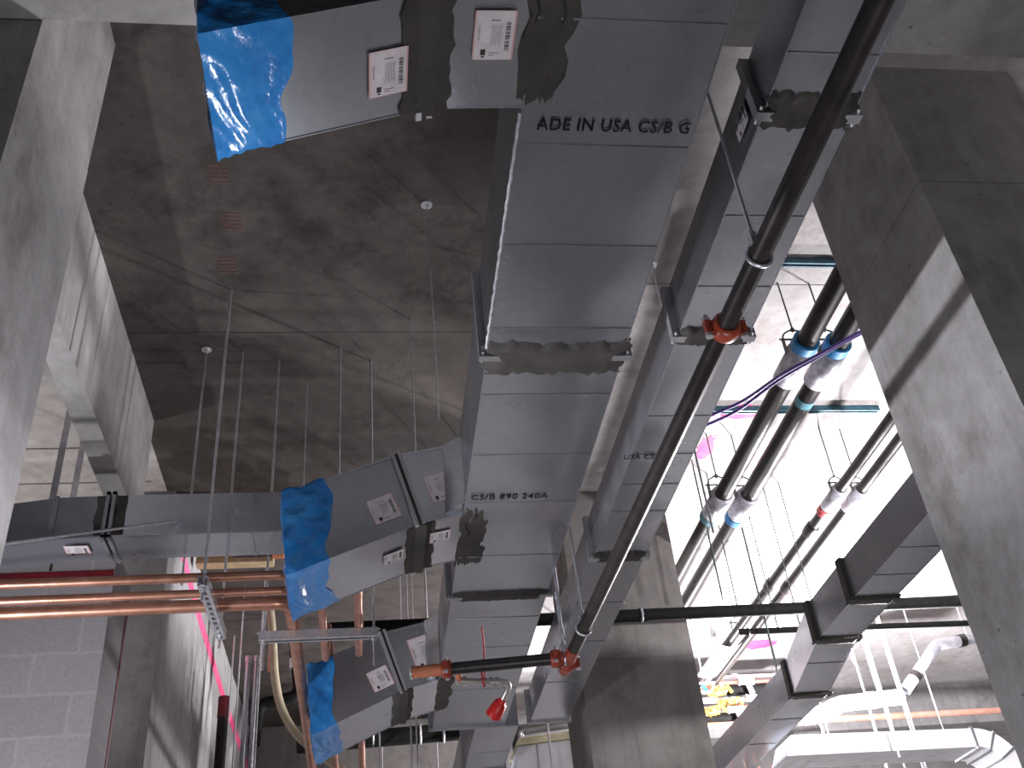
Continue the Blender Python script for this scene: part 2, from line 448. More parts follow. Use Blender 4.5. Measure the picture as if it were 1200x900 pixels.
def sticker(c, right, up, w, h, parent, red=True):
    """printed paper sticker: paper, border bar, bar code and lines of print"""
    r = Vector(right).normalized(); u = Vector(up).normalized(); n = r.cross(u); c = Vector(c)
    def P(x, y, d): return c + r * (x * w) + u * (y * h) + n * d
    def quad(b, x0, x1, y0, y1, d):
        b.hexa([P(x0, y0, d - .0006), P(x1, y0, d - .0006), P(x1, y1, d - .0006), P(x0, y1, d - .0006), P(x0, y0, d), P(x1, y0, d), P(x1, y1, d), P(x0, y1, d)])
    b = MB(); quad(b, -.5, .5, -.5, .5, .0026)
    s = b.build('sticker', M['paper'], parent, 'white printed paper sticker')
    b = MB()
    for k in range(16):
        y = -.30 + .6 * k / 16
        quad(b, .27, .38, y, y + .6 / 16 * (.3 + .5 * ((k * 7) % 5) / 5), .0031)
    for k in range(3): quad(b, -.40 + k * .02, -.395 + k * .02, -.1, .2, .0031)
    b2 = [(-.30, -.18, -.40, -.28), (-.28, -.20, -.45, -.42), (-.1, .12, .30, .315), (-.1, .15, -.36, -.35), (-.1, .05, -.41, -.40)]
    for q in b2: quad(b, *q, .0031)
    for k in range(9): quad(b, -.08 + k * .03, -.075 + k * .03, -.22 + .1 * ((k * 3) % 4) / 4, .22, .0031)
    b.build('print', M['ink'], s)
    b = MB()
    if red:
        quad(b, -.5, -.46, -.5, .5, .0029); quad(b, .46, .5, -.5, .5, .0029); quad(b, -.5, .5, -.5, -.49, .0029); quad(b, -.5, .5, .49, .5, .0029)
        b.build('red_print', M['redink'], s)
    return s

ZB = 3.6
DOWN_R, DOWN_U = (1, 0, 0), (0, -1, 0)          # lettering on an underside, read from below
# --- main supply duct
XA, XB, ZT = .383, .836, 3.95
main = thing('supply_duct', 'widest galvanized duct running down the middle, with stencilled lettering underneath', 'duct', (.61, 2.5, ZB))
for a, c, sm in ((.6, 2.60, (1.349, 1.719, 2.088, 2.463)), (2.60, 4.46, (2.823, 3.212, 3.575, 4.05)), (4.46, 6.42, (4.731, 5.116, 5.75))):
    duct_section(a, c, XA, XB, ZB, ZT, seams=sm).build('duct_section', M['galv'], main)
for y in (2.60, 4.46, 6.42):
    flange_y(y, XA, XB, ZB, ZT, .026).build('flange_joint', M['flange'], main)
for a, c in ((1.62, 2.58),):
    b = MB(); n = 40
    b.tube([(XA - .005 + .0012 * math.sin(k * 2.3), a + (c - a) * k / n, ZB + .001 + .001 * math.sin(k * 1.7 + a)) for k in range(n + 1)], [.005 + .0012 * math.sin(k * 3.1) for k in range(n + 1)], 7)
    b.build('corner_seam', M['seam'], main, 'bright crimped corner seam')
sealant_patch(XA - .01, XB + .01, 2.525, 2.70, ZB - .001, 3, .02, .018).build('sealant', M['mastic'], main, 'dark brushed sealant over the joint')
sealant_patch(XA, XB + .01, 4.42, 4.50, ZB - .001, 5, .008, .018).build('sealant', M['mastic'], main, 'dark brushed sealant over the joint')
sealant_patch(.345, .475, 1.17, 1.60, ZB, 7, .02).build('sealant', M['mastic'], main, 'dark sealant smeared around the branch collar')
sealant_patch(.36, .50, 3.60, 4.14, ZB, 9, .03).build('sealant', M['mastic'], main, 'dark sealant smeared around the branch collar')
sealant_patch(.36, .46, 5.5, 6.12, ZB, 11, .02).build('sealant', M['mastic'], main, 'dark sealant smeared around the branch collar')
text_mesh('ADE IN USA CS/B G', .052, DOWN_R, DOWN_U, (.425, 1.665, ZB - .0065), M['stencil'], main, sx=.82)
text_mesh('CS/B 890 240A', .058, DOWN_R, DOWN_U, (.40, 3.535, ZB - .0065), M['stencil'], main, sx=.80)

# --- second duct, narrower and shallower
XC, XD, ZT2 = 1.0, 1.238, 3.792
d2 = thing('supply_duct', 'narrower galvanized duct beside the widest one, the dark sprinkler pipe hanging below it', 'duct', (1.12, 2.5, ZB))
for a, c, sm in ((.5, 1.60, (1.05, 1.416)), (1.60, 2.505, (1.96, 2.261)), (2.505, 4.10, (2.968, 3.228, 3.455, 3.678)), (4.10, 6.40, (4.6, 5.1, 5.7))):
    duct_section(a, c, XC, XD, ZB, ZT2, seams=sm, bow=.003).build('duct_section', M['galv2'], d2)
for y in (1.60, 2.505, 4.10, 6.40):
    flange_y(y, XC, XD, ZB, ZT2, .022).build('flange_joint', M['galvdull'], d2)
sealant_patch(XC - .002, XD + .004, 1.525, 1.645, ZB - .001, 13, .012, .016).build('sealant', M['mastic'], d2, 'dark brushed sealant over the joint')
sealant_patch(XC - .002, XD + .004, 2.46, 2.545, ZB - .001, 15, .008, .016).build('sealant', M['mastic'], d2, 'dark brushed sealant over the joint')
sealant_patch(XC - .002, XD + .004, 4.05, 4.13, ZB - .001, 16, .008, .016).build('sealant', M['mastic'], d2, 'dark brushed sealant over the joint')
text_mesh('USA CS/', .05, DOWN_R, DOWN_U, (.965, 3.25, ZB - .0065), M['stencil'], d2, sx=.7)
sticker((XC - .003, 1.703, 3.70), (0, -1, 0), (0, 0, 1), .085, .085, d2, False)

for o_, x, y, z in ((main, .6, 5.6, ZT), (d2, 1.12, 5.6, ZT2)): MB().cyl((x, y, z - .002), (x, y, SLAB), .006, 8).build('hanger_rod', M['zinc'], o_)
# --- the smaller ducts continuing beyond the two ends
d4 = thing('supply_duct', 'small galvanized duct continuing beyond the far end of the widest duct', 'duct', (.79, 7.4, ZB))
duct_section(6.46, 9.0, .655, .93, ZB, 3.92, seams=(7.0, 7.4, 8.1)).build('duct_section', M['galv'], d4)
flange_y(7.4, .655, .93, ZB, 3.92, .02).build('flange_joint', M['flange'], d4)

for y in (6.9, 8.6): MB().cyl((.80, y, 3.9), (.80, y, SLAB), .006, 8).build('hanger_rod', M['zinc'], d4)
# --- right-hand duct with an offset
d3 = thing('supply_duct', 'diagonal galvanized duct with three dark flanges between the right column and the middle column', 'duct', (2.6, 5.2, ZB))
for a, c, xa, dx, sm in ((3.45, 4.69, 2.46, .01, (4.1, 4.4)), (4.69, 5.23, 2.47, .012, ()), (5.23, 6.17, 2.482, .18, (5.6,)), (6.17, 9.2, 2.662, .02, (6.65, 7.2, 7.9))):
    duct_section(a, c, xa, xa + .236, ZB, 3.815, dxa=dx, seams=sm, bow=.003).build('duct_section', M['galv'], d3)
for y, xa in ((4.69, 2.47), (5.23, 2.482), (6.17, 2.662)):
    flange_y(y, xa, xa + .236, ZB, 3.815, .02, .05).build('flange_joint', M['mastic'], d3, 'flange covered in dark sealant')
    sealant_patch(xa - .01, xa + .25, y - .05, y + .05, ZB - .001, 17 + y, .008, .016).build('sealant', M['mastic'], d3, 'dark brushed sealant over the joint')

MB().cyl((2.78, 6.6, 3.81), (2.78, 6.6, SLAB), .005, 8).build('hanger_rod', M['darkrod'], d3)
# --- cross branches falling to the left
def branch(label, yn, yf, path, h, film_len, film_label, jsticks, jw=.03):
    root = thing('branch_duct', label, 'duct', (.0, (yn + yf) / 2, path[-1][1]), 'branch ducts falling to the left')
    pts = [Vector((x, 0, z)) for x, z in path]
    # outward "up" at each path vertex (mitre)
    ups = []
    for i in range(len(pts)):
        d0 = (pts[i] - pts[i - 1]).normalized() if i else None
        d1 = (pts[i + 1] - pts[i]).normalized() if i < len(pts) - 1 else None
        n0 = Vector((d0.z, 0, -d0.x)) if d0 else None
        n1 = Vector((d1.z, 0, -d1.x)) if d1 else None
        n = (n0 + n1).normalized() if n0 and n1 else (n0 or n1)
        n = n / n.dot(n1 or n0) if (n0 and n1) else n
        ups.append(n)
    ups[0] = Vector((0, 0, 1))
    ups[-1] = Vector((-.09, 0, 1.06))
    tops = [p + u * h for p, u in zip(pts, ups)]
    names = ['collar', 'duct_body']
    for i in range(len(pts) - 1):
        b = MB(); a, c, ta, tc = pts[i], pts[i + 1], tops[i], tops[i + 1]
        Y = lambda p, y: (p.x, y, p.z)
        panel(b, Y(ta, yn), Y(tc, yn), Y(a, yn), Y(c, yn), .002)
        panel(b, Y(a, yn), Y(c, yn), Y(a, yf), Y(c, yf), .002)
        panel(b, Y(a, yf), Y(c, yf), Y(ta, yf), Y(tc, yf), .002)
        panel(b, Y(ta, yf), Y(tc, yf), Y(ta, yn), Y(tc, yn), .002)
        if i == len(pts) - 2:
            b.add([Y(c, yn), Y(c, yf), Y(tc, yf), Y(tc, yn)], [(0, 1, 2, 3)])
        for y in (yn, yf):
            b.bar((a.x, y, a.z + .002), (c.x, y, c.z + .002), .004, .008)
            b.bar((ta.x, y, ta.z - .002), (tc.x, y, tc.z - .002), .006, .012)
        if i == 0:      # flared take-off on the upstream side
            b.add([(XA, yn - .085, ta.z - .01), (XA, yn - .085, a.z + .01), (XA - .075, yn, a.z + .003), (XA - .075, yn, ta.z - .003),
                   (XA, yn, ta.z - .01), (XA, yn, a.z + .01)], [(0, 1, 2, 3), (1, 5, 2), (0, 3, 4)])
        b.build(names[min(i, 1)], M['galv2'] if i == 0 else M['galv'], root)
    # joint frame and brushed sealant at the bend
    p, t = pts[1], tops[1]
    d = (pts[2] - pts[1]).normalized()
    b = MB()
    for off in (-.004, .024):
        o = d * off
        for y in (yn - .012, yf + .012):
            b.bar((p.x + o.x, y, p.z + o.z - .012), (t.x + o.x, y, t.z + o.z + .012), .014, .024, (0, 1, 0))
        b.bar((t.x + o.x, yn - .012, t.z + o.z + .008), (t.x + o.x, yf + .012, t.z + o.z + .008), .014, .016)
        b.build('flange_joint', M['galvdull'], root); b = MB()
    for y in (yn - .006, yf + .006):
        b = MB(); b.bar((p.x + d.x * .01, y, p.z + d.z * .01 - .01), (t.x + d.x * .01, y, t.z + d.z * .01), .016, .02, (0, 1, 0)); b.build('joint_gasket', M['mastic'], root)
    b = MB()
    b.bar((p.x + d.x * .01, yn - .012, p.z + d.z * .01 - .006), (p.x + d.x * .01, yf + .012, p.z + d.z * .01 - .006), .05, .014)
    b.build('sealed_joint', M['mastic'], root, 'joint frame buried in dark sealant')
    b = MB()
    def g(u, v):
        s = -.05 + .12 * u + .012 * nz(v * 4, yn)
        q = (p + (pts[0] - p).normalized() * (-s)) if s < 0 else p + d * s
        return (q.x, yn + (yf - yn) * v, q.z - .004 - .004 * abs(nz(u * 5, v * 6)))
    b.grid(g, 8, 14); b.build('sealant', M['mastic'], root, 'dark sealant brushed under the bend')
    for kind, c, w_, h_ in jsticks:
        if kind == 'near_body':
            ax = (-d).normalized(); sticker((c[0], yn - .001, c[1]), ax, (Vector((ax.z * -1, 0, ax.x))), w_, h_, root)
        elif kind == 'near_collar': sticker((c[0], yn - .001, c[1]), Vector((1, 0, .3)), Vector((-.3, 0, 1)), w_, h_, root)
        elif kind == 'under':
            sticker((c[0], c[1], c[2]), -d if c[0] < path[1][0] else (pts[0] - pts[1]), (0, -1, 0), w_, h_, root)
    # film wrapped over the open end
    L = film_len; e = pts[-1]; te = tops[-1]; up = (te - e).normalized(); h = (te - e).length
    b = MB(); nu, nv = 120, 26
    per = [(yn, 0), (yf, 0), (yf, h), (yn, h)]
    lens = [yf - yn, h, yf - yn, h]; tot = sum(lens)
    def at_per(u):
        s = (u % 1) * tot; k = 0
        while k < 3 and s > lens[k]: s -= lens[k]; k += 1
        a, c = per[k], per[(k + 1) % 4]; f = s / lens[k]
        return a[0] + (c[0] - a[0]) * f, a[1] + (c[1] - a[1]) * f, k, f
    ym = (yn + yf) / 2
    ridge = lambda x: 1 - abs(math.sin(x))
    def crumple(u, v):
        a = u * 2 * PI
        ca_, sa_ = math.cos(a), math.sin(a)
        return (.012 * ridge(3.1 * ca_ + 2.3 * sa_ + 4 * v + yn * 3) + .008 * ridge(6.3 * sa_ - 5 * v + 4 * ca_ + yn) + .005 * ridge(11 * ca_ + 9 * sa_ * v + 7 * v)) * (1.15 - .75 * v)
    def wrap(u, v):
        y, z, k, f = at_per(u)
        dirv = Vector((0, y - ym, 0)) * .9 + up * (z - h / 2)
        a = u * 2 * PI
        ragged = L * (1 + .10 * math.sin(2 * a + yn) + .06 * math.sin(5 * a) + .03 * math.sin(11 * a + 1))
        s = -.014 + ragged * v
        base = e - d * s + Vector((0, y, 0)) + up * z
        return base + dirv.normalized() * (.004 + crumple(u, v) * (.7 if k == 0 else 1))
    b.grid(wrap, nu, nv)
    mid_ = e + d * .004 + Vector((0, ym, 0)) + up * h / 2
    def cap(u, v):
        p_ = wrap(u, 0); q = p_.lerp(mid_, v)
        return q + d * (.012 * math.sin(PI * min(1, v * 1.2)) * (.6 + ridge(u * 2 * PI * 4)))
    b.grid(cap, nu, 10)
    f_ = b.build('plastic_film', M['film'])
    tag(f_, film_label, 'plastic film', 'blue film over open duct ends')
    recenter(f_)
    return root

branch('galvanized branch duct at the top of the picture, two stickers on its underside', 1.285, 1.60,
       [(XA, 3.60), (.15, 3.585), (-.316, 3.405)], .33, .17, 'blue plastic film over the duct end at the top of the picture',
       [('under', (.052, 1.467, 3.541), .095, .125), ('under', (.291, 1.39, 3.585), .095, .13)])
branch('middle galvanized branch duct, falling left in front of the flat cross duct', 3.66, 4.075,
       [(XA, 3.60), (.215, 3.565), (-.305, 3.362)], .335, .18, 'blue plastic film over the duct end in the middle, above the copper bend',
       [('near_body', (.06, 3.632), .115, .115), ('near_collar', (.29, 3.727), .105, .13), ('under', (.292, 3.80, 3.576), .09, .09), ('under', (.10, 3.85, 3.513), .09, .09)])
branch('lowest and farthest galvanized branch duct, falling to the left below the black cross pipe', 5.55, 6.08,
       [(XA, 3.60), (.19, 3.55), (-.30, 3.335)], .35, .15, 'bright blue plastic film over the lowest duct end',
       [('near_body', (.055, 3.617), .12, .12), ('near_collar', (.305, 3.755), .15, .2)])

# --- flat cross duct at the left
cd = thing('cross_duct', 'flat galvanized duct crossing the left side behind the hanger rods', 'duct', (-.6, 4.27, 3.81))
def xduct(pts, y0, y1, h):
    b = MB()
    for (xa, za), (xb, zb) in zip(pts, pts[1:]):
        panel(b, (xb, y0, zb + h), (xa, y0, za + h), (xb, y0, zb), (xa, y0, za), .003)
        panel(b, (xb, y0, zb), (xa, y0, za), (xb, y1, zb), (xa, y1, za), .003)
        panel(b, (xa, y0, za + h), (xb, y0, zb + h), (xa, y1, za + h), (xb, y1, zb + h), .002)
        panel(b, (xa, y1, za), (xb, y1, zb), (xa, y1, za + h), (xb, y1, zb + h), .002)
        b.bar((xa, y0 - .001, za + .003), (xb, y0 - .001, zb + .003), .004, .008)
    return b
DY0, DY1, DZ, DH = 4.347, 4.582, 3.909, .214
b = xduct([(.0, DZ), (-.543, DZ), (-1.17, DZ)], DY0, DY1, DH)
b.bar((-.543, DY0 - .004, DZ), (-.543, DY0 - .004, DZ + DH - .004), .006, .004); b.bar((-.543, DY0, DZ - .004), (-.543, DY1, DZ - .004), .006, .004)
b.build('duct_section', M['galv2'], cd)
xduct([(-1.21, DZ), (-1.43, DZ - .005), (-1.83, 3.852), (-2.2, 3.784)], DY0, DY1, DH).build('elbow', M['galv2'], cd)
for x in (-1.207, -1.179):
    b = MB(); b.box(x - .008, x + .008, DY0 - .015, DY1 + .015, DZ - .015, DZ + .002); b.box(x - .008, x + .008, DY0 - .015, DY0 + .002, DZ - .01, DZ + DH + .015); b.box(x - .008, x + .008, DY0 - .015, DY1 + .015, DZ + DH - .002, DZ + DH + .015)
    b.build('flange_joint', M['flange'], cd)
for x0, q in ((-1.258, 0), (-1.165, 3)):
    b = MB(); b.grid(lambda u, v: (x0 + .048 * u + .01 * nz(v * 5, q), DY0 - .003, DZ + .005 + (DH - .008) * v), 4, 8)
    b.build('sealant', M['mastic'], cd, 'dark sealant beside the joint')
b = MB().box(-1.45, -1.425, DY0 - .01, DY0 - .002, DZ - .012, DZ + DH); b.build('seam_strip', M['flange'], cd)
sticker((-1.338, 4.46, DZ - .009), (1, 0, 0), (0, -1, 0), .11, .1, cd, True)
for x in (-.15,):
    for y in (DY1 + .016,): MB().cyl((x, y, DZ - .02), (x, y, SLAB), .0045, 8).build('hanger_rod', M['zinc'], cd)

# ------------------------------------------------------------------ sprinkler piping
def coupling(c, axis, R, parent, name='coupling', m='rust'):
    c = Vector(c); a = Vector(axis).normalized(); u, w_ = frame_of(a)
    if abs(u.z) > abs(w_.z): u, w_ = w_, u
    b = MB()
    L = R * .85
    prof = [(-L, R * 1.12), (-L * .85, R * 1.42), (-L * .3, R * 1.5), (L * .3, R * 1.5), (L * .85, R * 1.42), (L, R * 1.12)]
    b.tube([c + a * t for t, _ in prof], [r for _, r in prof], 20)
    for s in (-1, 1):
        e = c + u * s * R * 1.75
        b.bar(e - a * R * .35 - u * s * R * .5, e + a * R * .35 - u * s * R * .5, R * 1.3, R * .9, u)
        b.bar(e - w_ * R * .75, e + w_ * R * .75, R * .7, R * .7, a)
    o = b.build(name, M[m], parent, 'red grooved coupling')
    for s in (-1, 1):
        e = c + u * s * R * 1.8
        bb = MB(); bb.cyl(e - w_ * R * 1.5, e + w_ * R * 1.2, R * .24, 8); bb.cyl(e + w_ * R * .8, e + w_ * R * 1.15, R * .42, 6); bb.cyl(e - w_ * R * 1.15, e - w_ * R * .8, R * .45, 10)
        bb.build('bolt', M['zinc'], o)
    return o
PR = .0265
P0 = Vector((.955, .35, 3.2)); P1 = Vector((.867, 4.25, 3.2))
sp = thing('sprinkler_pipe', 'long dark sprinkler pipe with a red coupling, slung below the narrower duct', 'pipe', P0.lerp(P1, .5))
MB().tube([P0, P1 - (P1 - P0).normalized() * .02], PR, 20).build('pipe', M['darkpipe'], sp)
dirp = (P1 - P0).normalized()
coupling(P0 + dirp * 1.62, dirp, PR, sp)
# tee at the end with two couplings
b = MB(); b.cyl(P1 - dirp * .10, P1 + dirp * .09, PR * 1.06, 18); b.cyl(P1, P1 + Vector((-.09, .003, 0)), PR * 1.06, 18)
b.cyl(P1 + dirp * .05, P1 + dirp * .16, PR, 18)
b.build('tee', M['rust'], sp)
coupling(P1 + dirp * .075, dirp, PR, sp)
cpx = thing('sprinkler_pipe', 'short dark cross pipe under the widest duct, from the red tee to an orange-ended stub', 'pipe', (.6, 4.3, 3.2))
Q0 = Vector((.80, 4.262, 3.2)); Q1 = Vector((.33, 4.325, 3.2)); dq = (Q1 - Q0).normalized()
MB().cyl(Q0, Q1, PR, 18).build('pipe', M['black'], cpx)
coupling(Q0 - dq * .005, dq, PR, cpx); coupling(Q1, dq, PR, cpx)
MB().cyl(Q1 + dq * .02, Q1 + dq * .15, PR, 18).build('end_stub', M['orange'], cpx, 'orange-primed pipe stub')
b = MB(); b.ring(Q1 + dq * .155, dq, PR * .96, .004, 20, 6); b.cyl(Q1 + dq * .14, Q1 + dq * .158, PR * .9, 16); b.build('end_cap', M['zinc'], cpx, 'pale pipe end')
# flexible drop with a red cap
fx = thing('sprinkler_drop', 'braided steel sprinkler drop ending in a red cap, below the cross pipe', 'sprinkler', (.5, 4.42, 3.14))
pth = [(.37, 4.375, 3.165), (.45, 4.39, 3.163), (.53, 4.41, 3.165), (.585, 4.42, 3.165), (.609, 4.435, 3.160), (.611, 4.465, 3.148), (.596, 4.505, 3.125), (.583, 4.53, 3.11)]
def smooth_path(p, n=6):
    p = [Vector(q) for q in p]; out = []
    for i in range(len(p) - 1):
        a = p[max(i - 1, 0)]; b_ = p[i]; c = p[i + 1]; d_ = p[min(i + 2, len(p) - 1)]
        for k in range(n):
            t = k / n
            out.append(.5 * ((2 * b_) + (c - a) * t + (2 * a - 5 * b_ + 4 * c - d_) * t * t + (3 * b_ - a - 3 * c + d_) * t ** 3))
    return out + [p[-1]]
MB().tube(smooth_path(pth), .0135, 12).build('hose', M['steelhose'], fx)
b = MB()
for x in (.385, .41, .50, .53, .555):
    q = Vector((x, 4.38 + (x - .37) * .2, 3.165)); b.cyl(q - Vector((.008, 0, 0)), q + Vector((.008, .002, 0)), .017 + .004 * (int(x * 100) % 2), 6)
b.build('nut', M['steelhose'], fx)
b = MB(); b.cyl((.385, 4.318, 3.2), (.385, 4.378, 3.165), .014, 10); b.build('outlet', M['orange'], fx)
b = MB(); e = Vector(pth[-1]); dd = (e - Vector(pth[-2])).normalized()
b.tube([e - dd * .02, e, e + dd * .005, e + dd * .075], [.016, .02, .03, .038], 18); b.build('cap', M['red'], fx, 'red plastic cap')
b = MB(); b.cyl(e + dd * .0755, e + dd * .077, .032, 18); b.cyl(e + dd * .076, e + dd * .085, .011, 12); b.build('cap_recess', M['redfire'], fx, 'darker red mouth of the cap')
MB().tube(smooth_path([(.488, 4.385, 3.20), (.492, 4.37, 3.14), (.500, 4.40, 3.15), (.502, 4.37, 3.22), (.492, 4.25, 3.28), (.474, 4.12, 3.30)]), .004, 6).build('tie', M['redtape'], fx, 'red tie strap')

# pipe ring hangers
def ring_hanger(c, axis, R, ztop, label, group, rod_r=.0045, m='zinc', lean=0.0):
    c = Vector(c)
    t = thing('pipe_hanger', label, 'pipe hanger', c, group)
    b = MB(); b.ring(c, axis, R + .004, .006, 24, 6); b.build('ring', M[m], t)
    b = MB(); top = c + Vector((0, 0, R))
    b.box(top.x - .010, top.x + .010, top.y - .010, top.y + .010, top.z, top.z + .032)
    b.cyl(top + Vector((0, 0, .03)), top + Vector((0, 0, .05)), .011, 6); b.build('swivel_nut', M[m], t)
    MB().cyl(top + Vector((0, 0, .02)), Vector((top.x + lean, top.y, ztop)), rod_r, 8).build('rod', M['zinc'], t)
    return t
def on_pipe(y): return P0 + dirp * ((y - P0.y) / dirp.y)
ring_hanger(on_pipe(1.70), dirp, PR, SLAB if False else BEAM, 'steel ring hanger on the sprinkler pipe just above its red coupling', 'ring hangers on the sprinkler pipe')
ring_hanger(on_pipe(3.93), dirp, PR, SLAB, 'steel ring hanger near the far end of the sprinkler pipe', 'ring hangers on the sprinkler pipe')
t = ring_hanger((.845, 4.258, 3.2), dq, PR, SLAB, 'steel ring hanger with a turnbuckle beside the red tee', 'ring hangers on the sprinkler pipe')
b = MB(); b.cyl((.845, 4.258, 3.32), (.845, 4.258, 3.5), .009, 10); b.cyl((.845, 4.258, 3.48), (.845, 4.258, 3.51), .014, 6); b.cyl((.845, 4.258, 3.3), (.845, 4.258, 3.33), .014, 6); b.build('turnbuckle', M['zinc'], t)

# --- black cross pipes
xp = thing('steel_pipe', 'thick black pipe crossing behind the ducts and in front of the middle column', 'pipe', (1.8, 6.08, 4.15))
MB().cyl((-.30, 6.10, 4.15), (4.4, 6.075, 4.15), .04, 20).build('pipe', M['blackmatt'], xp)
b = MB(); b.ring((1.742, 6.09, 4.15), (1, 0, 0), .042, .010, 20, 8); b.build('band', M['greyjacket'], xp, 'grey band')
xp2 = thing('steel_pipe', 'thin black pipe crossing just below the thick black one at the right', 'pipe', (3.3, 6.4, 4.12))
MB().cyl((2.5, 6.40, 4.13), (4.4, 6.46, 4.14), .022, 14).build('pipe', M['blackmatt'], xp2)
b = MB(); b.ring((2.56, 6.40, 4.13), (1, 0, 0), .024, .006, 16, 6); b.build('coupling', M['black'], xp2)

MB().cyl((.6, 6.09, 4.18), (.6, 6.09, SLAB), .006, 8).build('hanger_rod', M['zinc'], xp)
MB().cyl((2.78, 6.41, 4.15), (2.78, 6.41, SLAB), .005, 8).build('hanger_rod', M['darkrod'], xp2)
# --- two pairs of pipes in the bright bay
PZ = 4.713
HANG = {}
def big_pipe(x, r, ya, yb, label, sleeves, bands, group, unions=()):
    t = thing('steel_pipe', label, 'pipe', (x, (ya + yb) / 2, PZ), group)
    MB().cyl((x, ya, PZ), (x, yb, PZ), r, 20).build('pipe', M['darkpipe'], t)
    for y, L in sleeves:
        MB().tube([(x, y - L / 2, PZ), (x, y - L / 2 + .004, PZ), (x, y + L / 2 - .004, PZ), (x, y + L / 2, PZ)], [r * 1.02, r * 1.32, r * 1.32, r * 1.02], 22).build('shield', M['sleeve'], t, 'pale insulation shield')
    for y in unions:
        MB().tube([(x, y - .07, PZ), (x, y - .05, PZ), (x, y + .05, PZ), (x, y + .07, PZ)], [r * 1.05, r * 1.3, r * 1.3, r * 1.05], 18).build('union', M['darkpipe'], t)
    for y, L, m, k in bands:
        MB().tube([(x, y - L / 2, PZ), (x, y + L / 2, PZ)], r * k, 22).build('tape', M[m], t)
    return t
def clevis(x, y, r, label, group):
    t = thing('clevis_hanger', label, 'pipe hanger', (x, y, PZ), group)
    R = r * 1.36
    b = MB(); b.ring((x, y, PZ), (0, 1, 0), R, .004, 18, 6, PI, 2 * PI, (1, 0, 0))
    for s in (-1, 1): b.bar((x + s * R, y, PZ), (x + s * R, y, PZ + r * 1.9), .004, .03, (0, 1, 0))
    b.build('lower_loop', M['darkrod'], t)
    b = MB(); b.ring((x, y, PZ + r * 1.75), (0, 1, 0), R * .96, .0045, 14, 6, 0, PI, (1, 0, 0)) if False else None
    pts = [(x - R * 1.0, y, PZ + r * 1.6), (x - R * .8, y, PZ + r * 2.4), (x, y, PZ + r * 2.95), (x + R * .8, y, PZ + r * 2.4), (x + R * 1.0, y, PZ + r * 1.6)]
    b = b or MB(); b.tube(smooth_path(pts, 4), .005, 6); b.build('yoke', M['darkrod'], t)
    MB().cyl((x - R * 1.25, y, PZ + r * 1.72), (x + R * 1.25, y, PZ + r * 1.72), .0055, 8).build('cross_bolt', M['darkrod'], t)
    b = MB(); b.cyl((x, y, PZ + r * 2.7), (x, y, SLAB), .0048, 8); b.cyl((x, y, PZ + r * 2.8), (x, y, PZ + r * 3.15), .011, 6); b.build('rod', M['darkrod'], t)
    return t
GA = 'insulated pipes in the bright bay'
A1, A2, B1, B2 = 2.256, 2.438, 3.045, 3.197
big_pipe(A1, .0525, 3.345, 8.2, 'left pipe of the thick dark pair, with blue tape, left of the right column', [(4.13, .30), (5.65, .26)], [(3.96, .055, 'bluetape', 1.34), (5.81, .06, 'cyantape', 1.34)], GA)
big_pipe(A2, .0525, 3.345, 8.2, 'right pipe of the thick dark pair, with blue tape, right beside the right column', [(4.16, .28), (5.67, .26)], [(3.98, .06, 'bluetape', 1.34), (4.47, .06, 'cyantape', 1.03), (5.84, .06, 'bluetape', 1.34)], GA)
big_pipe(B1, .036, 3.6, 9.1, 'left pipe of the thin dark pair farther right, with a red tape end', [(5.61, .25)], [(5.78, .06, 'pinktape', 1.34)], GA, (6.05, 6.95))
big_pipe(B2, .036, 3.6, 9.1, 'right pipe of the thin dark pair farther right', [(5.63, .25)], [], GA, (7.0,))
GC = 'clevis hangers in the bright bay'
for x, y, r, lab in ((A1, 4.04, .0525, 'clevis hanger on the left thick pipe nearest the right column'), (A2, 4.04, .0525, 'clevis hanger on the right thick pipe nearest the right column'),
                     (A1, 5.56, .0525, 'clevis hanger farther along the left thick pipe'), (A2, 5.58, .0525, 'clevis hanger farther along the right thick pipe'),
                     (B1, 5.52, .036, 'clevis hanger on the left thin pipe'), (B2, 5.53, .036, 'clevis hanger on the right thin pipe'),
                     (B1, 7.82, .036, 'clevis hanger on the left thin pipe just below the black cross pipes')):
    clevis(x, y, r, lab, GC)

# ceiling struts with the brackets
def strut(p0, p1, m, w_=.041, name='strut_channel', parent=None, slots=True, up=(0, 0, 1)):
    """slotted C-channel, web towards 'up'"""
    p0 = Vector(p0); p1 = Vector(p1); d = (p1 - p0); L = d.length; d.normalize(); up = Vector(up).normalized()
    u = d.cross(up).normalized(); b = MB(); t = .0028
    for s in (-1, 1):
        b.bar(p0 + u * s * w_ / 2, p1 + u * s * w_ / 2, t, w_, up)
        b.bar(p0 + u * s * (w_ / 2 - .005) - up * w_ / 2, p1 + u * s * (w_ / 2 - .005) - up * w_ / 2, .010, t, up)
    o = up * w_ / 2
    if slots:
        n = max(1, int(L / .05)); st = L / n
        for s in (-1, 1): b.bar(p0 + o + u * s * w_ * .34, p1 + o + u * s * w_ * .34, w_ * .32, t, up)
        for k in range(n + 1):
            q = p0 + d * (k * st); b.bar(q + o - d * min(.011, .5 * st), q + o + d * min(.011, .5 * st), w_ * .4, t, up)
    else: b.bar(p0 + o, p1 + o, w_, t, up)
    return b.build(name, m, parent)
s1 = tag(strut((2.0, 3.843, SLAB - .022), (3.6, 3.86, SLAB - .022), M['strutblue'], .036), 'dark blue strut on the bright ceiling nearest the right column', 'strut', 'ceiling struts in the bright bay')
s2 = tag(strut((2.12, 5.245, SLAB - .022), (3.36, 5.262, SLAB - .022), M['strutblue'], .036), 'dark blue strut on the bright ceiling, second from the right column', 'strut', 'ceiling struts in the bright bay')
recenter(s1); recenter(s2)

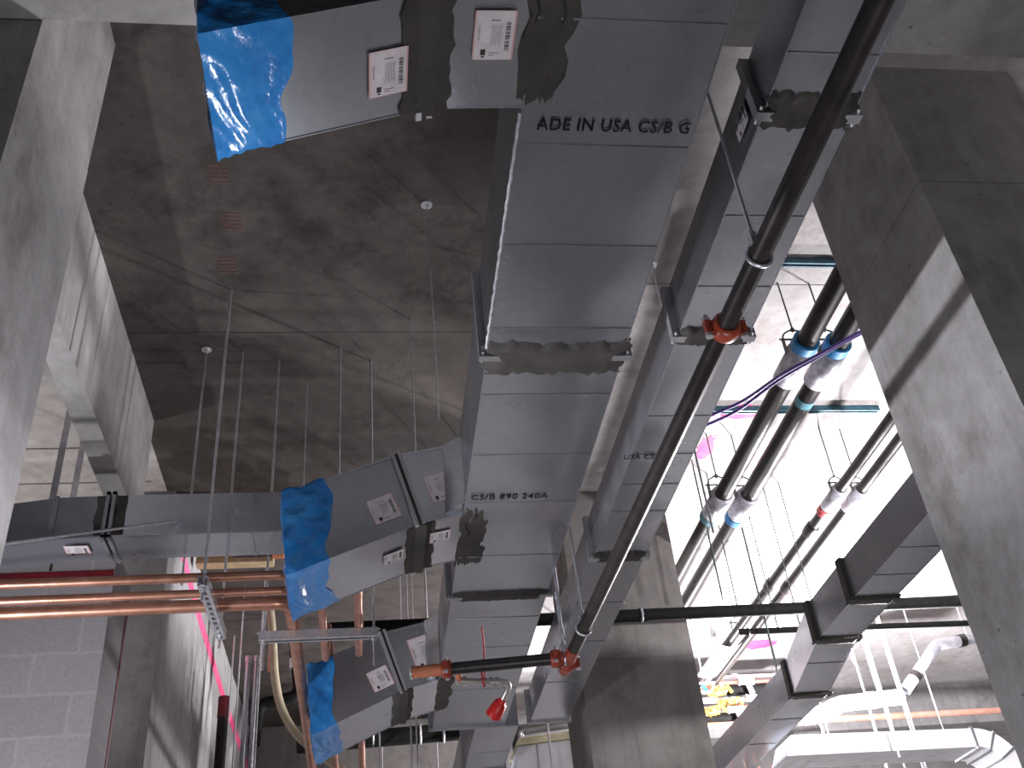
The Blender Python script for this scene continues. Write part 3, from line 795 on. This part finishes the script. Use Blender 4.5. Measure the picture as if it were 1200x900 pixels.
# purple cables
for k, (dz, lab) in enumerate(((0, 'upper purple cable draped over the thick pipe pair'), (-.03, 'lower purple cable draped over the thick pipe pair'))):
    o = .09 * k
    p = [(1.50, 4.42 + o, 4.38), (1.70, 4.19 + o, 4.40), (1.864, 4.03 + o * .9, 4.40), (1.995, 3.81 + o * .5, 4.40), (2.13, 3.645 + o * .3, 4.40), (2.275, 3.47 + o * .25, 4.40), (2.40, 3.38 + o * .25, 4.40)]
    recenter(tag(MB().tube(smooth_path(p), .008, 8).build('cable', M['purple']), lab, 'cable', 'purple cables'))

# --- hanger rods with nothing else on them
def rod(x, y, z0, z1, label, group, r=.006, anchor=True, name='hanger_rod', m='zinc', dx=0, dy=0):
    t = thing(name, label, 'hanger rod', (x, y, z0), group)
    MB().cyl((x + dx, y + dy, z0), (x, y, z1), r, 8).build('rod', M[m], t)
    if anchor:
        b = MB(); b.cyl((x, y, z1 - .004), (x, y, z1), .028, 16); b.cyl((x, y, z1 - .022), (x, y, z1 - .004), .011, 6); b.build('anchor', M[m], t)
    return t
GR = 'threaded rods over the flat cross duct'
rod(-.885, 4.615, 3.78, SLAB, 'leftmost ceiling rod behind the flat cross duct, with a round anchor plate', GR)
rod(.29, 3.484, 3.95, SLAB, 'thin ceiling rod just left of the widest duct', GR, .0035, True)
rod(.235, 4.35, 3.90, SLAB, 'short thin ceiling rod behind the middle branch duct', GR, .0035, False)
rod(-.33, 4.62, 3.9, SLAB - .25, 'thin faint rod right of the third ceiling rod', GR, .003, False)
rod(1.506, 3.895, 3.60, SLAB, 'dark ceiling rod between the two long ducts', GR, .0055)
rod(1.62, 6.0, 4.19, SLAB, 'ceiling rod over the middle column', GR, .004)

# --- trapeze hangers
def trapeze(p0, p1, z, tops, label, tail=.06, up=(0, 0, 1), bolts=True):
    mid = (Vector(p0) + Vector(p1)) / 2
    t = thing('trapeze_hanger', label, 'pipe hanger', (mid.x, mid.y, z), 'trapeze hangers under the copper pipes')
    strut((p0[0], p0[1], z), (p1[0], p1[1], z), M['zinc'], .042, 'channel', t, True, up)
    for (x, y, zt) in tops:
        MB().cyl((x, y, z - .03 - tail), (x, y, zt), .0062, 8).build('rod', M['zinc'], t)
        b = MB(); b.cyl((x, y, z - .036), (x, y, z - .022), .012, 6); b.cyl((x, y, z + .022), (x, y, z + .034), .012, 6); b.build('nut', M['zinc'], t)
    return t
trapeze((-.698, 4.085), (-.69, 4.671), 3.546, [(-.698, 4.112, SLAB), (-.691, 4.635, SLAB)], 'slotted strut hung on two rods below the three copper pipes at the left', .05, (0, 0, -1))
trapeze((-.522, 4.724), (.037, 4.729), 3.546, [(-.50, 4.724, SLAB), (.019, 4.729, SLAB)], 'pale strut hung level below the middle branch duct, carrying the copper pipes', .13)

# --- copper pipes: along X from the left, then turning away along Y
def copper(pts, r, bend, label):
    o = MB().tube(bent(pts, bend, 8), r, 18).build('copper_pipe', M['copper'])
    t = thing('copper_pipe', label, 'pipe', pts[1], 'copper pipes on the trapeze hangers')
    o.name = 'pipe'; o.parent = t; o.location = -Vector(pts[1])
    b = MB()
    a = Vector(pts[0]); c = Vector(pts[1]); e = Vector(pts[2])
    for d_ in ((a - c).normalized(), (e - c).normalized()):
        q = c + d_ * (bend + .03); MB().cyl(q - d_ * .022, q + d_ * .022, r * 1.09, 18).build('elbow_socket', M['copper'], t)
    return t
copper([(-3.3, 4.143, 3.589), (-.048, 4.143, 3.589), (-.056, 5.10, 3.589), (-.056, 5.36, 3.95), (-.058, 6.16, 3.95), (-.058, 6.38, 3.589), (-.06, 8.8, 3.589)], .0205, .05, 'topmost copper pipe, turning away behind the middle branch duct')
copper([(-3.3, 4.305, 3.587), (-.217, 4.30, 3.587), (-.226, 5.14, 3.587), (-.227, 5.38, 3.87), (-.228, 6.14, 3.87), (-.23, 6.34, 3.587), (-.236, 8.8, 3.587)], .0195, .05, 'middle copper pipe of the three crossing at the left')
copper([(-3.3, 4.458, 3.598), (-.362, 4.454, 3.598), (-.405, 8.8, 3.598)], .030, .07, 'lowest and thickest copper pipe, with its bend showing below the blue film')

# brace rod in front of the flat duct
rb = thing('brace_rod', 'thin grey brace rod slanting in front of the flat cross duct', 'rod', (-1.2, 3.8, 3.8))
MB().cyl((-1.568, 3.553, 3.439), (-.867, 4.342, 3.98), .006, 8).build('rod', M['zinc'], rb)

# left bay: hanging straps and the cable along the slab
for k, (x, y, lab) in enumerate(((-1.70, 5.07, 'left galvanized strap hanging from the pale slab behind the left column'), (-1.695, 5.39, 'right galvanized strap hanging from the pale slab behind the left column'))):
    t = thing('hanging_strap', lab, 'strap', (x, y, 4.2), 'straps in the left bay')
    MB().box(x - .018, x + .018, y - .002, y + .002, 4.135, SLAB).build('strap', M['strap'], t)
    b = MB(); b.cyl((x, y - .012, SLAB - .03), (x, y + .008, SLAB - .03), .012, 6); b.bar((x, y, SLAB - .02), (x + .26, y + .08, SLAB - .02), .018, .012); b.build('bracket', M['darkpipe'], t)
recenter(tag(MB().cyl((-1.712, 3.2, SLAB - .008), (-1.715, 11.5, SLAB - .008), .007, 8).build('conduit', M['darkpipe']), 'thin dark line of conduit along the pale slab in the left bay', 'conduit'))

# ------------------------------------------------------------------ lower left: risers and hoses
t = thing('steel_pipe', 'dark riser pipe with a red top in front of the pink line', 'pipe', (-1.10, 8, 3.3))
MB().cyl((-1.118, 8, 0), (-1.118, 8, 4.30), .045, 16).build('pipe', M['darkpipe'], t)
MB().cyl((-1.1185, 8, 4.26), (-1.119, 8, 4.42), .048, 16).build('band', M['redfire'], t, 'dark red band')
for k, (x, z1, r, lab) in enumerate(((-.955, 4.74, .022, 'bright conduit standing at the lower left'), (-.893, 4.74, .018, 'second conduit close beside the bright one'))):
    t = thing('conduit', lab, 'conduit', (x, 8.0, 2.2), 'conduits at the lower left')
    MB().cyl((x, 8, 0), (x, 8, z1), r, 12).build('tube', M['galv2'], t)
    MB().cyl((x, 8, z1 - .05), (x, 8, z1), r * 1.3, 12).build('fitting', M['zinc'], t)
bp = thing('drain_pipe', 'black bent drain pipe behind the beige hose', 'pipe', (-.7, 8.2, 4.3))
MB().tube(bent([(-.90, 8.2, 4.1), (-.88, 8.2, 4.42), (-.56, 8.2, 4.47), (-.62, 8.2, 4.95)], .09, 7), .048, 16).build('pipe', M['blackmatt'], bp)
b = MB(); b.cyl((-.595, 8.2, 4.70), (-.60, 8.2, 4.78), .055, 14); b.build('label_band', M['white'], bp, 'white band')
recenter(tag(MB().tube(smooth_path([(-.80, 7.95, 5.1), (-.77, 7.95, 4.85), (-.74, 7.95, 4.55), (-.68, 7.95, 4.30), (-.55, 7.95, 4.08), (-.34, 7.95, 3.90), (-.2, 7.95, 3.8)]), .032, 12).build('hose', M['hose']),
             'beige hose curving down at the lower left', 'hose'))
recenter(tag(MB().cyl((-.82, 8.3, 4.72), (-.83, 8.3, 5.19), .014, 8).build('copper_pipe', M['copper']), 'short thin copper stub with a blue end, above the beige hose', 'pipe'))
for k, (x, y, z0, z1, lab) in enumerate(((-1.065, 7.9, 2.5, 4.88, 'thin rod in front of the dark riser with a red top'), (-.985, 7.7, 2.5, SLAB, 'thin rod left of the bright conduit'), (-.80, 7.4, 2.6, SLAB, 'thin rod between the bright conduit and the beige hose'),
                                         (.20, 6.3, 4.05, SLAB, 'thin rod behind the lowest branch duct'), (.255, 6.6, 3.1, SLAB, 'left rod of the close pair under the lowest branch duct'), (.29, 6.6, 3.1, SLAB, 'right rod of the close pair under the lowest branch duct'),
                                         (.06, 7.2, 3.0, 4.2, 'thin rod left of the close pair under the lowest branch duct'), (1.28, 7.4, 2.8, 4.14, 'pale blue rod in front of the white duct beside the middle column'))):
    rod(x, y, z0, z1, lab, 'thin rods at the bottom of the picture', .006, False)
hd = thing('copper_pipe', 'wide dark brown pipe end above the copper pipes', 'pipe', (-.6, 6.6, 4.9))
MB().cyl((-.95, 6.7, 5.02), (-.68, 6.7, 5.02), .055, 14).build('pipe', M['black'], hd)
MB().cyl((-.68, 6.7, 5.02), (-.60, 6.7, 5.02), .07, 14).build('cap', M['orange'], hd)
recenter(tag(MB().box(-1.25, -.70, 6.95, 7.05, 5.05, SLAB).build('timber_block', M['tan']), 'tan timber block on the dark slab above the copper pipes', 'timber'))
gb = thing('junction_box', 'grey steel box beneath the dark slab, left of the blue film', 'box', (-.42, 6.3, 4.9))
MB().box(-.56, -.28, 6.3, 6.6, 4.86, 5.06).build('body', M['galvdull'], gb)
MB().box(-.57, -.27, 6.285, 6.3, 4.85, 5.07).build('lid', M['flange'], gb)
for k in (-.53, -.31): MB().cyl((k, 6.45, 5.06), (k, 6.45, SLAB), .006, 8).build('rod', M['zinc'], gb)

# lower centre: black pipe, grey ducts, wrapped white duct
lp = thing('drain_pipe', 'short black pipe with a white ring hanger beside the middle column', 'pipe', (1.6, 8.6, 4.2))
MB().tube(bent([(1.22, 8.6, 3.95), (1.22, 8.6, 4.22), (1.98, 8.6, 4.27)], .06, 6), .05, 16).build('pipe', M['black'], lp)
b = MB(); b.ring((1.72, 8.6, 4.255), (1, 0, 0), .062, .014, 20, 8); b.build('ring', M['white'], lp, 'white ring')
MB().cyl((1.72, 8.6, 4.31), (1.72, 8.6, SLAB), .008, 8).build('rod', M['white'], lp)
ww = wd = thing('cross_duct', 'white-wrapped duct with a cream insulation edge at the foot of the middle column', 'duct', (1.6, 7.6, 3.7))
b = MB(); b.hexa([(1.0, 7.5, 3.45), (2.1, 7.5, 3.45), (2.1, 7.9, 3.45), (1.0, 7.9, 3.45), (1.06, 7.5, 3.77), (2.1, 7.5, 3.84), (2.1, 7.9, 3.84), (1.06, 7.9, 3.77)]); b.build('duct_body', M['white'], wd)
b = MB(); b.hexa([(1.04, 7.485, 3.775), (2.1, 7.485, 3.845), (2.1, 7.9, 3.845), (1.04, 7.9, 3.775), (1.07, 7.485, 3.825), (2.1, 7.485, 3.90), (2.1, 7.9, 3.90), (1.07, 7.9, 3.825)]); b.build('insulation', M['cream'], wd)
for x in (1.2, 1.5, 1.8):
    b = MB(); b.box(x - .006, x + .006, 7.492, 7.502, 3.46, 3.78); b.build('seam_strip', M['galvdull'], wd)
fd = thing('cross_duct', 'pale grey duct low in the background between the lowest branch and the middle duct', 'duct', (.5, 9.5, 3.9))
for x in (.1, .6): MB().cyl((x, 9.5, 4.12), (x, 9.5, SLAB), .006, 8).build('hanger_rod', M['zinc'], fd)
duct_x = MB().box(-.1, .78, 9.3, 9.7, 3.7, 4.13); duct_x.build('duct_body', M['galv2'], fd)
b = MB()
for x in (.05, .3, .55): b.box(x - .012, x + .012, 9.28, 9.72, 3.68, 4.15)
b.build('flange_joint', M['galvdull'], fd)
fp = thing('drain_pipe', 'thick black pipe crossing low in the background behind the lowest branch duct', 'pipe', (.2, 8.8, 4.35))
MB().cyl((-.62, 8.9, 4.30), (1.0, 8.9, 4.34), .075, 16).build('pipe', M['blackmatt'], fp)
for x in (.42, .62, .02):
    b = MB(); b.ring((x, 8.9, 4.33), (1, 0, 0), .078, .012, 18, 6); b.build('collar', M['galvdull'], fp, 'grey collar')
cl = thing('wall_bracket', 'dark curved bracket under the lowest branch duct', 'bracket', (.45, 7.6, 4.1))
MB().ring((.44, 7.5, 4.12), (0, 1, 0), .08, .02, 20, 8).build('ring', M['black'], cl); MB().cyl((.44, 7.5, 4.2), (.44, 7.5, SLAB), .008, 8).build('rod', M['zinc'], cl)

# ------------------------------------------------------------------ lower right: valves, copper mains, wrapped ducts
YV = 9.4
for k, (z, r, y, x1, m, lab) in enumerate(((4.90, .028, 9.5, 4.4, 'white', 'pale pipe, highest of the cluster under the far bright slab'), (4.80, .032, YV, 4.4, 'coppersheen', 'copper pipe, highest of the copper cluster behind the diagonal duct'),
                                           (4.655, .028, YV, 4.2, 'white', 'white pipe between the copper pipes behind the diagonal duct'), (4.60, .028, 9.5, 4.2, 'coppersheen', 'copper pipe in the middle of the valve cluster'),
                                           (4.53, .026, YV, 4.0, 'galvdull', 'grey pipe below the yellow valve handles'), (4.38, .03, 9.3, 6.4, 'coppersheen', 'long copper pipe, lowest of the cluster behind the diagonal duct'))):
    t = thing('copper_pipe' if 'copper' in m else 'service_pipe', lab, 'pipe', (3.3, y, z), 'pipes behind the diagonal duct')
    MB().cyl((2.2, y, z), (x1, y, z - .02), r, 14).build('pipe', M[m], t)
    for x in (2.9, 3.55): MB().cyl((x - .03, y, z), (x + .03, y, z - .001), r * 1.15, 14).build('socket', M[m], t)
for z, x0, x1, lab in ((4.715, 3.4, 4.1, 'upper black insulated pipe behind the diagonal duct'), (4.455, 2.6, 3.46, 'lower black insulated pipe behind the diagonal duct')):
    t = thing('service_pipe', lab, 'pipe', (x0, 9.35, z), 'black insulated pipes behind the diagonal duct')
    MB().cyl((x0, 9.35, z), (x1, 9.35, z), .05, 14).build('insulation', M['blackmatt'], t)
    MB().cyl((x0 - .3, 9.35, z), (x1 + .3, 9.35, z), .02, 10).build('pipe', M['coppersheen'], t)
def valve(x, y, z, lab, hm='yellow', flip=1):
    t = thing('ball_valve', lab, 'valve', (x, y, z), 'valves behind the diagonal duct')
    b = MB(); b.tube([(x - .09, y, z), (x - .06, y, z), (x - .055, y, z), (x - .02, y, z), (x, y, z), (x + .02, y, z), (x + .055, y, z), (x + .06, y, z), (x + .09, y, z)], [.032, .032, .04, .038, .05, .038, .04, .032, .032], 12)
    b.cyl((x, y, z), (x, y - .09, z), .02, 10); b.build('body', M['brass'], t)
    b = MB(); b.bar((x - .02 * flip, y - .095, z), (x + .10 * flip, y - .105, z + .015), .03, .012, (0, 1, 0)); b.bar((x + .09 * flip, y - .105, z + .015), (x + .12 * flip, y - .105, z - .04), .03, .012, (0, 1, 0)); b.build('handle', M[hm], t)
    return t
valve(3.28, 9.35, 4.70, 'brass valve with a yellow handle, highest of the valves', 'yellow', 1)
valve(3.36, 9.35, 4.585, 'brass valve with a yellow handle, in the middle of the valves')
valve(3.16, 9.28, 4.50, 'brass valve with a yellow handle, lowest of the valves', 'yellow', 1)
valve(3.02, 9.3, 4.71, 'small valve with a blue handle, left of the yellow ones', 'bluetape', 1)
for x, z, lab in ((3.56, 4.76, 'white plastic tee, highest in the valve cluster'), (3.6, 4.60, 'white plastic tee, middle of the valve cluster'), (3.40, 4.50, 'white plastic tee, lowest in the valve cluster')):
    t = thing('pipe_tee', lab, 'pipe fitting', (x, 9.25, z), 'white tees in the valve cluster')
    b = MB(); b.cyl((x - .07, 9.25, z), (x + .07, 9.25, z), .03, 12); b.cyl((x + .01, 9.25, z + .01), (x + .03, 9.22, z - .13), .026, 12); b.build('body', M['white'], t)
    for xx in (x - .07, x + .07): MB().ring((xx, 9.25, z), (1, 0, 0), .032, .007, 14, 6).build('rim', M['white'], t)
# white pipe hangers next to the middle column
for x, y, z, lab in ((2.92, 8.3, 4.42, 'white clevis hanger left of the thin pipe pair, beside the middle column'), (3.12, 8.3, 4.44, 'white clevis hanger between the thin pipe pair, beside the middle column')):
    t = thing('clevis_hanger', lab, 'pipe hanger', (x - .3, y, z), 'white hangers beside the middle column')
    b = MB(); b.ring((x - .3, y, z), (0, 1, 0), .085, .009, 16, 6, 0, PI, (1, 0, 0)); b.build('yoke', M['white'], t)
    MB().cyl((x - .40, y, z), (x - .20, y, z), .010, 8).build('cross_bolt', M['white'], t)
    MB().cyl((x - .3, y, z + .08), (x - .3, y, SLAB), .008, 8).build('rod', M['white'], t)
t = thing('saddle_plate', 'grey saddle plate under the thin pipe pair where it meets the middle column', 'pipe support', (3.045, 8.3, 4.6))
b = MB(); b.grid(lambda u, v: (B1 - .09 + .10 * math.sin(PI * (u - .5)) + .09, 8.05 + .75 * v, PZ - .02 - .04 * math.cos(PI * (u - .5))), 10, 4); b.build('plate', M['galvdull'], t)
b = MB()
for y in (8.2, 8.5): b.cyl((B1, y, PZ - .07), (B1, y, PZ - .055), .01, 8)
b.build('screw', M['zinc'], t)
cb = recenter(tag(MB().tube(smooth_path([(2.72, 8.4, 4.55), (2.68, 8.35, 4.45), (2.60, 8.2, 4.38), (2.54, 8.1, 4.36)]), .012, 8).build('cable', M['teal']), 'short teal cable between the white hangers', 'cable'))
t = thing('strut_channel', 'white ceiling strut on the far slab behind the thin pipe pair', 'strut', (3.5, 8.3, 5.0))
strut((3.08, 8.5, 5.0), (3.72, 8.5, 5.0), M['white'], .05, 'channel', t, False)
for x in (3.12, 3.40, 3.68): MB().cyl((x, 8.5, 4.94), (x, 8.5, SLAB), .012, 8).build('rod', M['white'], t)
MB().cyl((3.05, 8.48, 4.98), (3.13, 8.48, 4.98), .06, 14).build('end_coupling', M['white'], t)
# white cross duct at the bottom right with a bend
wd = thing('cross_duct', 'bright white duct crossing the bottom right corner, bending down at its end', 'duct', (3.6, 7.3, 3.5))
b = MB(); Y0, Y1 = 7.2, 7.55
b.hexa([(2.95, Y0, 3.505), (4.42, Y0, 3.485), (4.42, Y1, 3.485), (2.95, Y1, 3.505), (3.02, Y0, 3.65), (4.42, Y0, 3.62), (4.42, Y1, 3.62), (3.02, Y1, 3.65)])
for x in (3.4, 3.9): b.box(x - .004, x + .004, Y0 - .006, Y0, 3.505, 3.63)
b.build('duct_body', M['white'], wd)
b = MB()
N = 10; cx, cz, ro, ri = 4.42, 3.3, .32, .185
ov = []
for i in range(N + 1):
    a = PI / 2 * i / N
    for rr, y in ((ri, Y0), (ro, Y0), (ro, Y1), (ri, Y1)): ov.append((cx + rr * math.sin(a), y, cz + rr * math.cos(a)))
b.add(ov, [(i * 4 + j, i * 4 + (j + 1) % 4, (i + 1) * 4 + (j + 1) % 4, (i + 1) * 4 + j) for i in range(N) for j in range(4)])
b.build('elbow', M['white'], wd)
for a in (0, PI / 6, PI / 3, PI / 2):
    b = MB(); b.hexa([(cx + r_ * math.sin(a + o_), y_, cz + r_ * math.cos(a + o_)) for r_ in (ri - .012, ro + .012) for (o_, y_) in ((-.03, Y0 - .01), (.03, Y0 - .01), (.03, Y1 + .01), (-.03, Y1 + .01))])
    b.build('band', M['flange'], wd)
for x in (3.38, 4.3):
    MB().cyl((x, 7.375, 3.62), (x, 7.375, SLAB), .006, 8).build('hanger_rod', M['zinc'], wd)
# wrapped pipework and rods on the far right
ip = thing('service_pipe', 'grey wrapped pipe with a bend against the blazing slab at the far right', 'pipe', (4.9, 8.2, 4.5))
MB().tube(bent([(4.55, 8.2, 4.25), (4.98, 8.2, 4.64), (5.7, 8.2, 4.72)], .08, 6), .05, 14).build('wrap', M['greyjacket'], ip)
for p_, q_ in (((4.66, 8.2, 4.35), (4.70, 8.2, 4.386)), ((5.2, 8.2, 4.664), (5.26, 8.2, 4.672))): MB().cyl(p_, q_, .056, 14).build('band', M['black'], ip, 'black band')
MB().cyl((5.3, 8.2, 4.72), (5.3, 8.2, SLAB), .006, 8).build('hanger_rod', M['zinc'], ip)
ip2 = thing('service_pipe', 'white wrapped pipe joint beside the diagonal duct at the lower right', 'pipe', (3.95, 8.2, 4.15))
MB().tube(bent([(3.55, 8.2, 4.03), (3.95, 8.2, 4.17), (4.5, 8.2, 4.2)], .1, 6), .065, 14).build('wrap', M['white'], ip2)
for p_, q_ in (((4.18, 8.2, 4.182), (4.26, 8.2, 4.187)), ((3.84, 8.2, 4.131), (3.90, 8.2, 4.152))): MB().cyl(p_, q_, .072, 14).build('band', M['greyjacket'], ip2)
MB().cyl((4.3, 8.2, 4.25), (4.3, 8.2, SLAB), .006, 8).build('hanger_rod', M['zinc'], ip2)
ip3 = thing('service_pipe', 'black pipe cluster with a white collar right of the diagonal duct', 'pipe', (3.6, 8.4, 3.9))
MB().cyl((3.35, 8.0, 3.88), (3.62, 8.0, 3.89), .06, 14).build('pipe', M['black'], ip3)
b = MB(); b.ring((3.60, 8.0, 3.89), (1, 0, 0), .062, .016, 18, 6); b.build('collar', M['white'], ip3, 'white collar')
MB().cyl((3.48, 8.0, 3.93), (3.48, 8.0, SLAB), .006, 8).build('hanger_rod', M['zinc'], ip3)
for k, x in enumerate((2.78, 2.90, 2.99, 3.10)):
    t = thing('copper_pipe', ('first', 'second', 'third', 'last')[k] + ' from the left of four short copper stubs under the white duct', 'pipe', (x, 7.9, 3.4), 'copper stubs under the white duct')
    MB().cyl((x - .03, 7.9, 3.1), (x, 7.9, 3.62), .013, 10).build('pipe', M['coppersheen'], t)
    MB().cyl((x - .003, 7.9, 3.57), (x, 7.9, 3.62), .016, 10).build('socket', M['coppersheen'], t)
RR = [(4.02, 7.6, 3.42, 'white'), (4.19, 7.6, 3.42, 'white'), (3.74, 7.1, 3.42, 'white'), (4.13, 8.1, 3.5, 'white'), (4.33, 7.9, 3.5, 'white')]
labs = ['white rod crossing the thin black pipe nearest the diagonal duct', 'white rod second from the diagonal duct at the far right', 'white rod just right of the diagonal duct', 'white rod third from the diagonal duct at the far right', 'white rod farthest right beside the right column']
for (x, y, z0, m), lab in zip(RR, labs): rod(x, y, z0, SLAB, lab, 'white rods at the far right', .008, False, m='white')
cbp = recenter(tag(MB().tube(smooth_path([(4.0, 7.9, 4.72), (4.0, 7.9, 4.6), (4.01, 7.9, 4.45), (4.03, 7.9, 4.38)]), .014, 8).build('cable', M['purple']), 'short purple cable below the thin black pipe at the far right', 'cable'))
# rods through the bright bay
BR = [(2.28, 6.0, 'leftmost thin rod in the bright bay'), (2.245, 5.9, 'thin rod crossing the left thick pipe'), (2.66, 6.30, 'thin rod between the thick pair and the thin pair'),
      (2.85, 6.2, 'thin rod meeting the black pipe left of the diagonal duct'), (3.0, 6.25, 'thin rod meeting the black pipe nearest the diagonal duct'), (2.40, 6.08, 'thin rod beside the right thick pipe')]
MB().cyl((.5, 8.9, 4.4), (.5, 8.9, SLAB), .006, 8).build('hanger_rod', M['zinc'], fp)
MB().cyl((1.5, 7.7, 3.85), (1.5, 7.7, SLAB), .006, 8).build('hanger_rod', M['zinc'], ww)
for x, y, lab in BR: rod(x, y, 4.19 if y < 6.2 else 3.84, SLAB, lab, 'thin rods in the bright bay', .0048, False, m='darkrod')

# ------------------------------------------------------------------ lights
def flood(name, loc, target, watts, colr, cone=165, r=.1, blend=.35):
    """spot lamp aimed at target: inferred work lights and added unseen fills"""
    l = bpy.data.lights.new(name, 'SPOT'); l.energy = watts; l.color = colr; l.shadow_soft_size = r
    l.spot_size = math.radians(cone); l.spot_blend = blend
    o = bpy.data.objects.new(name, l); o.location = loc; col.objects.link(o)
    o.rotation_euler = (Vector(target) - Vector(loc)).to_track_quat('-Z', 'Y').to_euler(); return o
flood('work_light_bright_bay', (3.9, 7.46, 3.70), (3.4, 6.4, 5.2), 1350, (1.0, .97, 1.0), 174, .06, .1)
flood('fill_light_bright_bay', (3.5, 4.7, 3.68), (3.35, 6.3, 5.2), 260, (1.0, .97, 1.0), 174, .06, .1)  # added unseen fill for the bright slab and the white duct
flood('work_light_left_bay', (-3.1, 3.9, 1.0), (2.2, 2.9, 3.9), 300, (.95, .95, 1.0), 105, .06, .5)
flood('work_light_left_bay_spot', (-3.1, 3.9, .98), (2.2, 2.75, 4.3), 1000, (.95, .95, 1.0), 22, .05, .7)
flood('fill_light_left_bay_far', (-2.9, 6.0, 3.2), (-2.1, 5.6, 5.2), 130, (1.0, .95, .93), 130, .1)  # unseen lamp added to brighten the slab beyond the block wall
flood('fill_light_far_end', (2.7, 10.0, 3.4), (1.0, 5.0, 4.4), 700, (.98, .96, 1.0), 150, .1)  # no known source; added to brighten the far right and streak the left column
flood('fill_light_valves', (4.0, 7.9, 3.72), (4.5, 11.0, 4.7), 1100, (1.0, .97, 1.0), 130, .06, .3)  # added fill that lifts the far wall behind the valves
flood('fill_light_far_floor', (1.0, 9.0, 3.1), (1.0, 8.6, 0), 760, (.98, .96, 1.0), 140, .1)  # unseen downlight added so duct undersides mirror a brighter floor
flood('fill_light_right_floor', (4.6, 9.6, 3.1), (4.6, 9.4, 0), 800, (.98, .96, 1.0), 140, .1)  # added downlight, brightens the floor mirrored under the diagonal duct
flood('fill_light_block_wall', (-2.6, 2.6, 1.0), (-1.7, 4.94, 3.0), 290, (.95, .94, 1.0), 50, .06, .5)  # made-up narrow spot that brightens the block wall
flood('fill_light_column', (.2, 3.1, 1.7), (-1.0, 2.5, 3.6), 165, (.95, .94, 1.0), 76, .08, .6)  # unseen spot added to lift the left column's inner face
flood('fill_light_near', (.55, 1.0, .6), (.4, 2.6, 4.5), 150, (.97, .95, 1.0), 160, .15)  # added low fill near the camera
wd_ = bpy.data.worlds.new('dim_site'); sc.world = wd_; wd_.use_nodes = True
wd_.node_tree.nodes['Background'].inputs['Color'].default_value = (.5, .52, .6, 1)
wd_.node_tree.nodes['Background'].inputs['Strength'].default_value = .05

# ------------------------------------------------------------------ camera
yaw, pitch, roll, f = .173349927, .619900477, .110380945, 1193.03
ca, sa, cb_, sb_, cr, sr = math.cos(yaw), math.sin(yaw), math.cos(pitch), math.sin(pitch), math.cos(roll), math.sin(roll)
fwd = Vector((sa * cb_, ca * cb_, sb_)); right = Vector((ca, -sa, 0)); down = -right.cross(fwd)
r2 = right * cr + down * sr; d2_ = -right * sr + down * cr
cam = bpy.data.cameras.new('camera'); co = bpy.data.objects.new('camera', cam); col.objects.link(co)
m4 = Matrix((( r2.x, -d2_.x, -fwd.x, 0), (r2.y, -d2_.y, -fwd.y, 0), (r2.z, -d2_.z, -fwd.z, 1.6), (0, 0, 0, 1)))
co.matrix_world = m4
cam.sensor_width = 36; cam.sensor_fit = 'HORIZONTAL'; cam.lens = f * 36 / 1200; cam.clip_start = .02
sc.camera = co
sc.view_settings.view_transform = 'Standard'; sc.view_settings.look = 'None'
sc.view_settings.gamma = 1; sc.view_settings.use_curve_mapping = False; sc.view_settings.exposure = 0
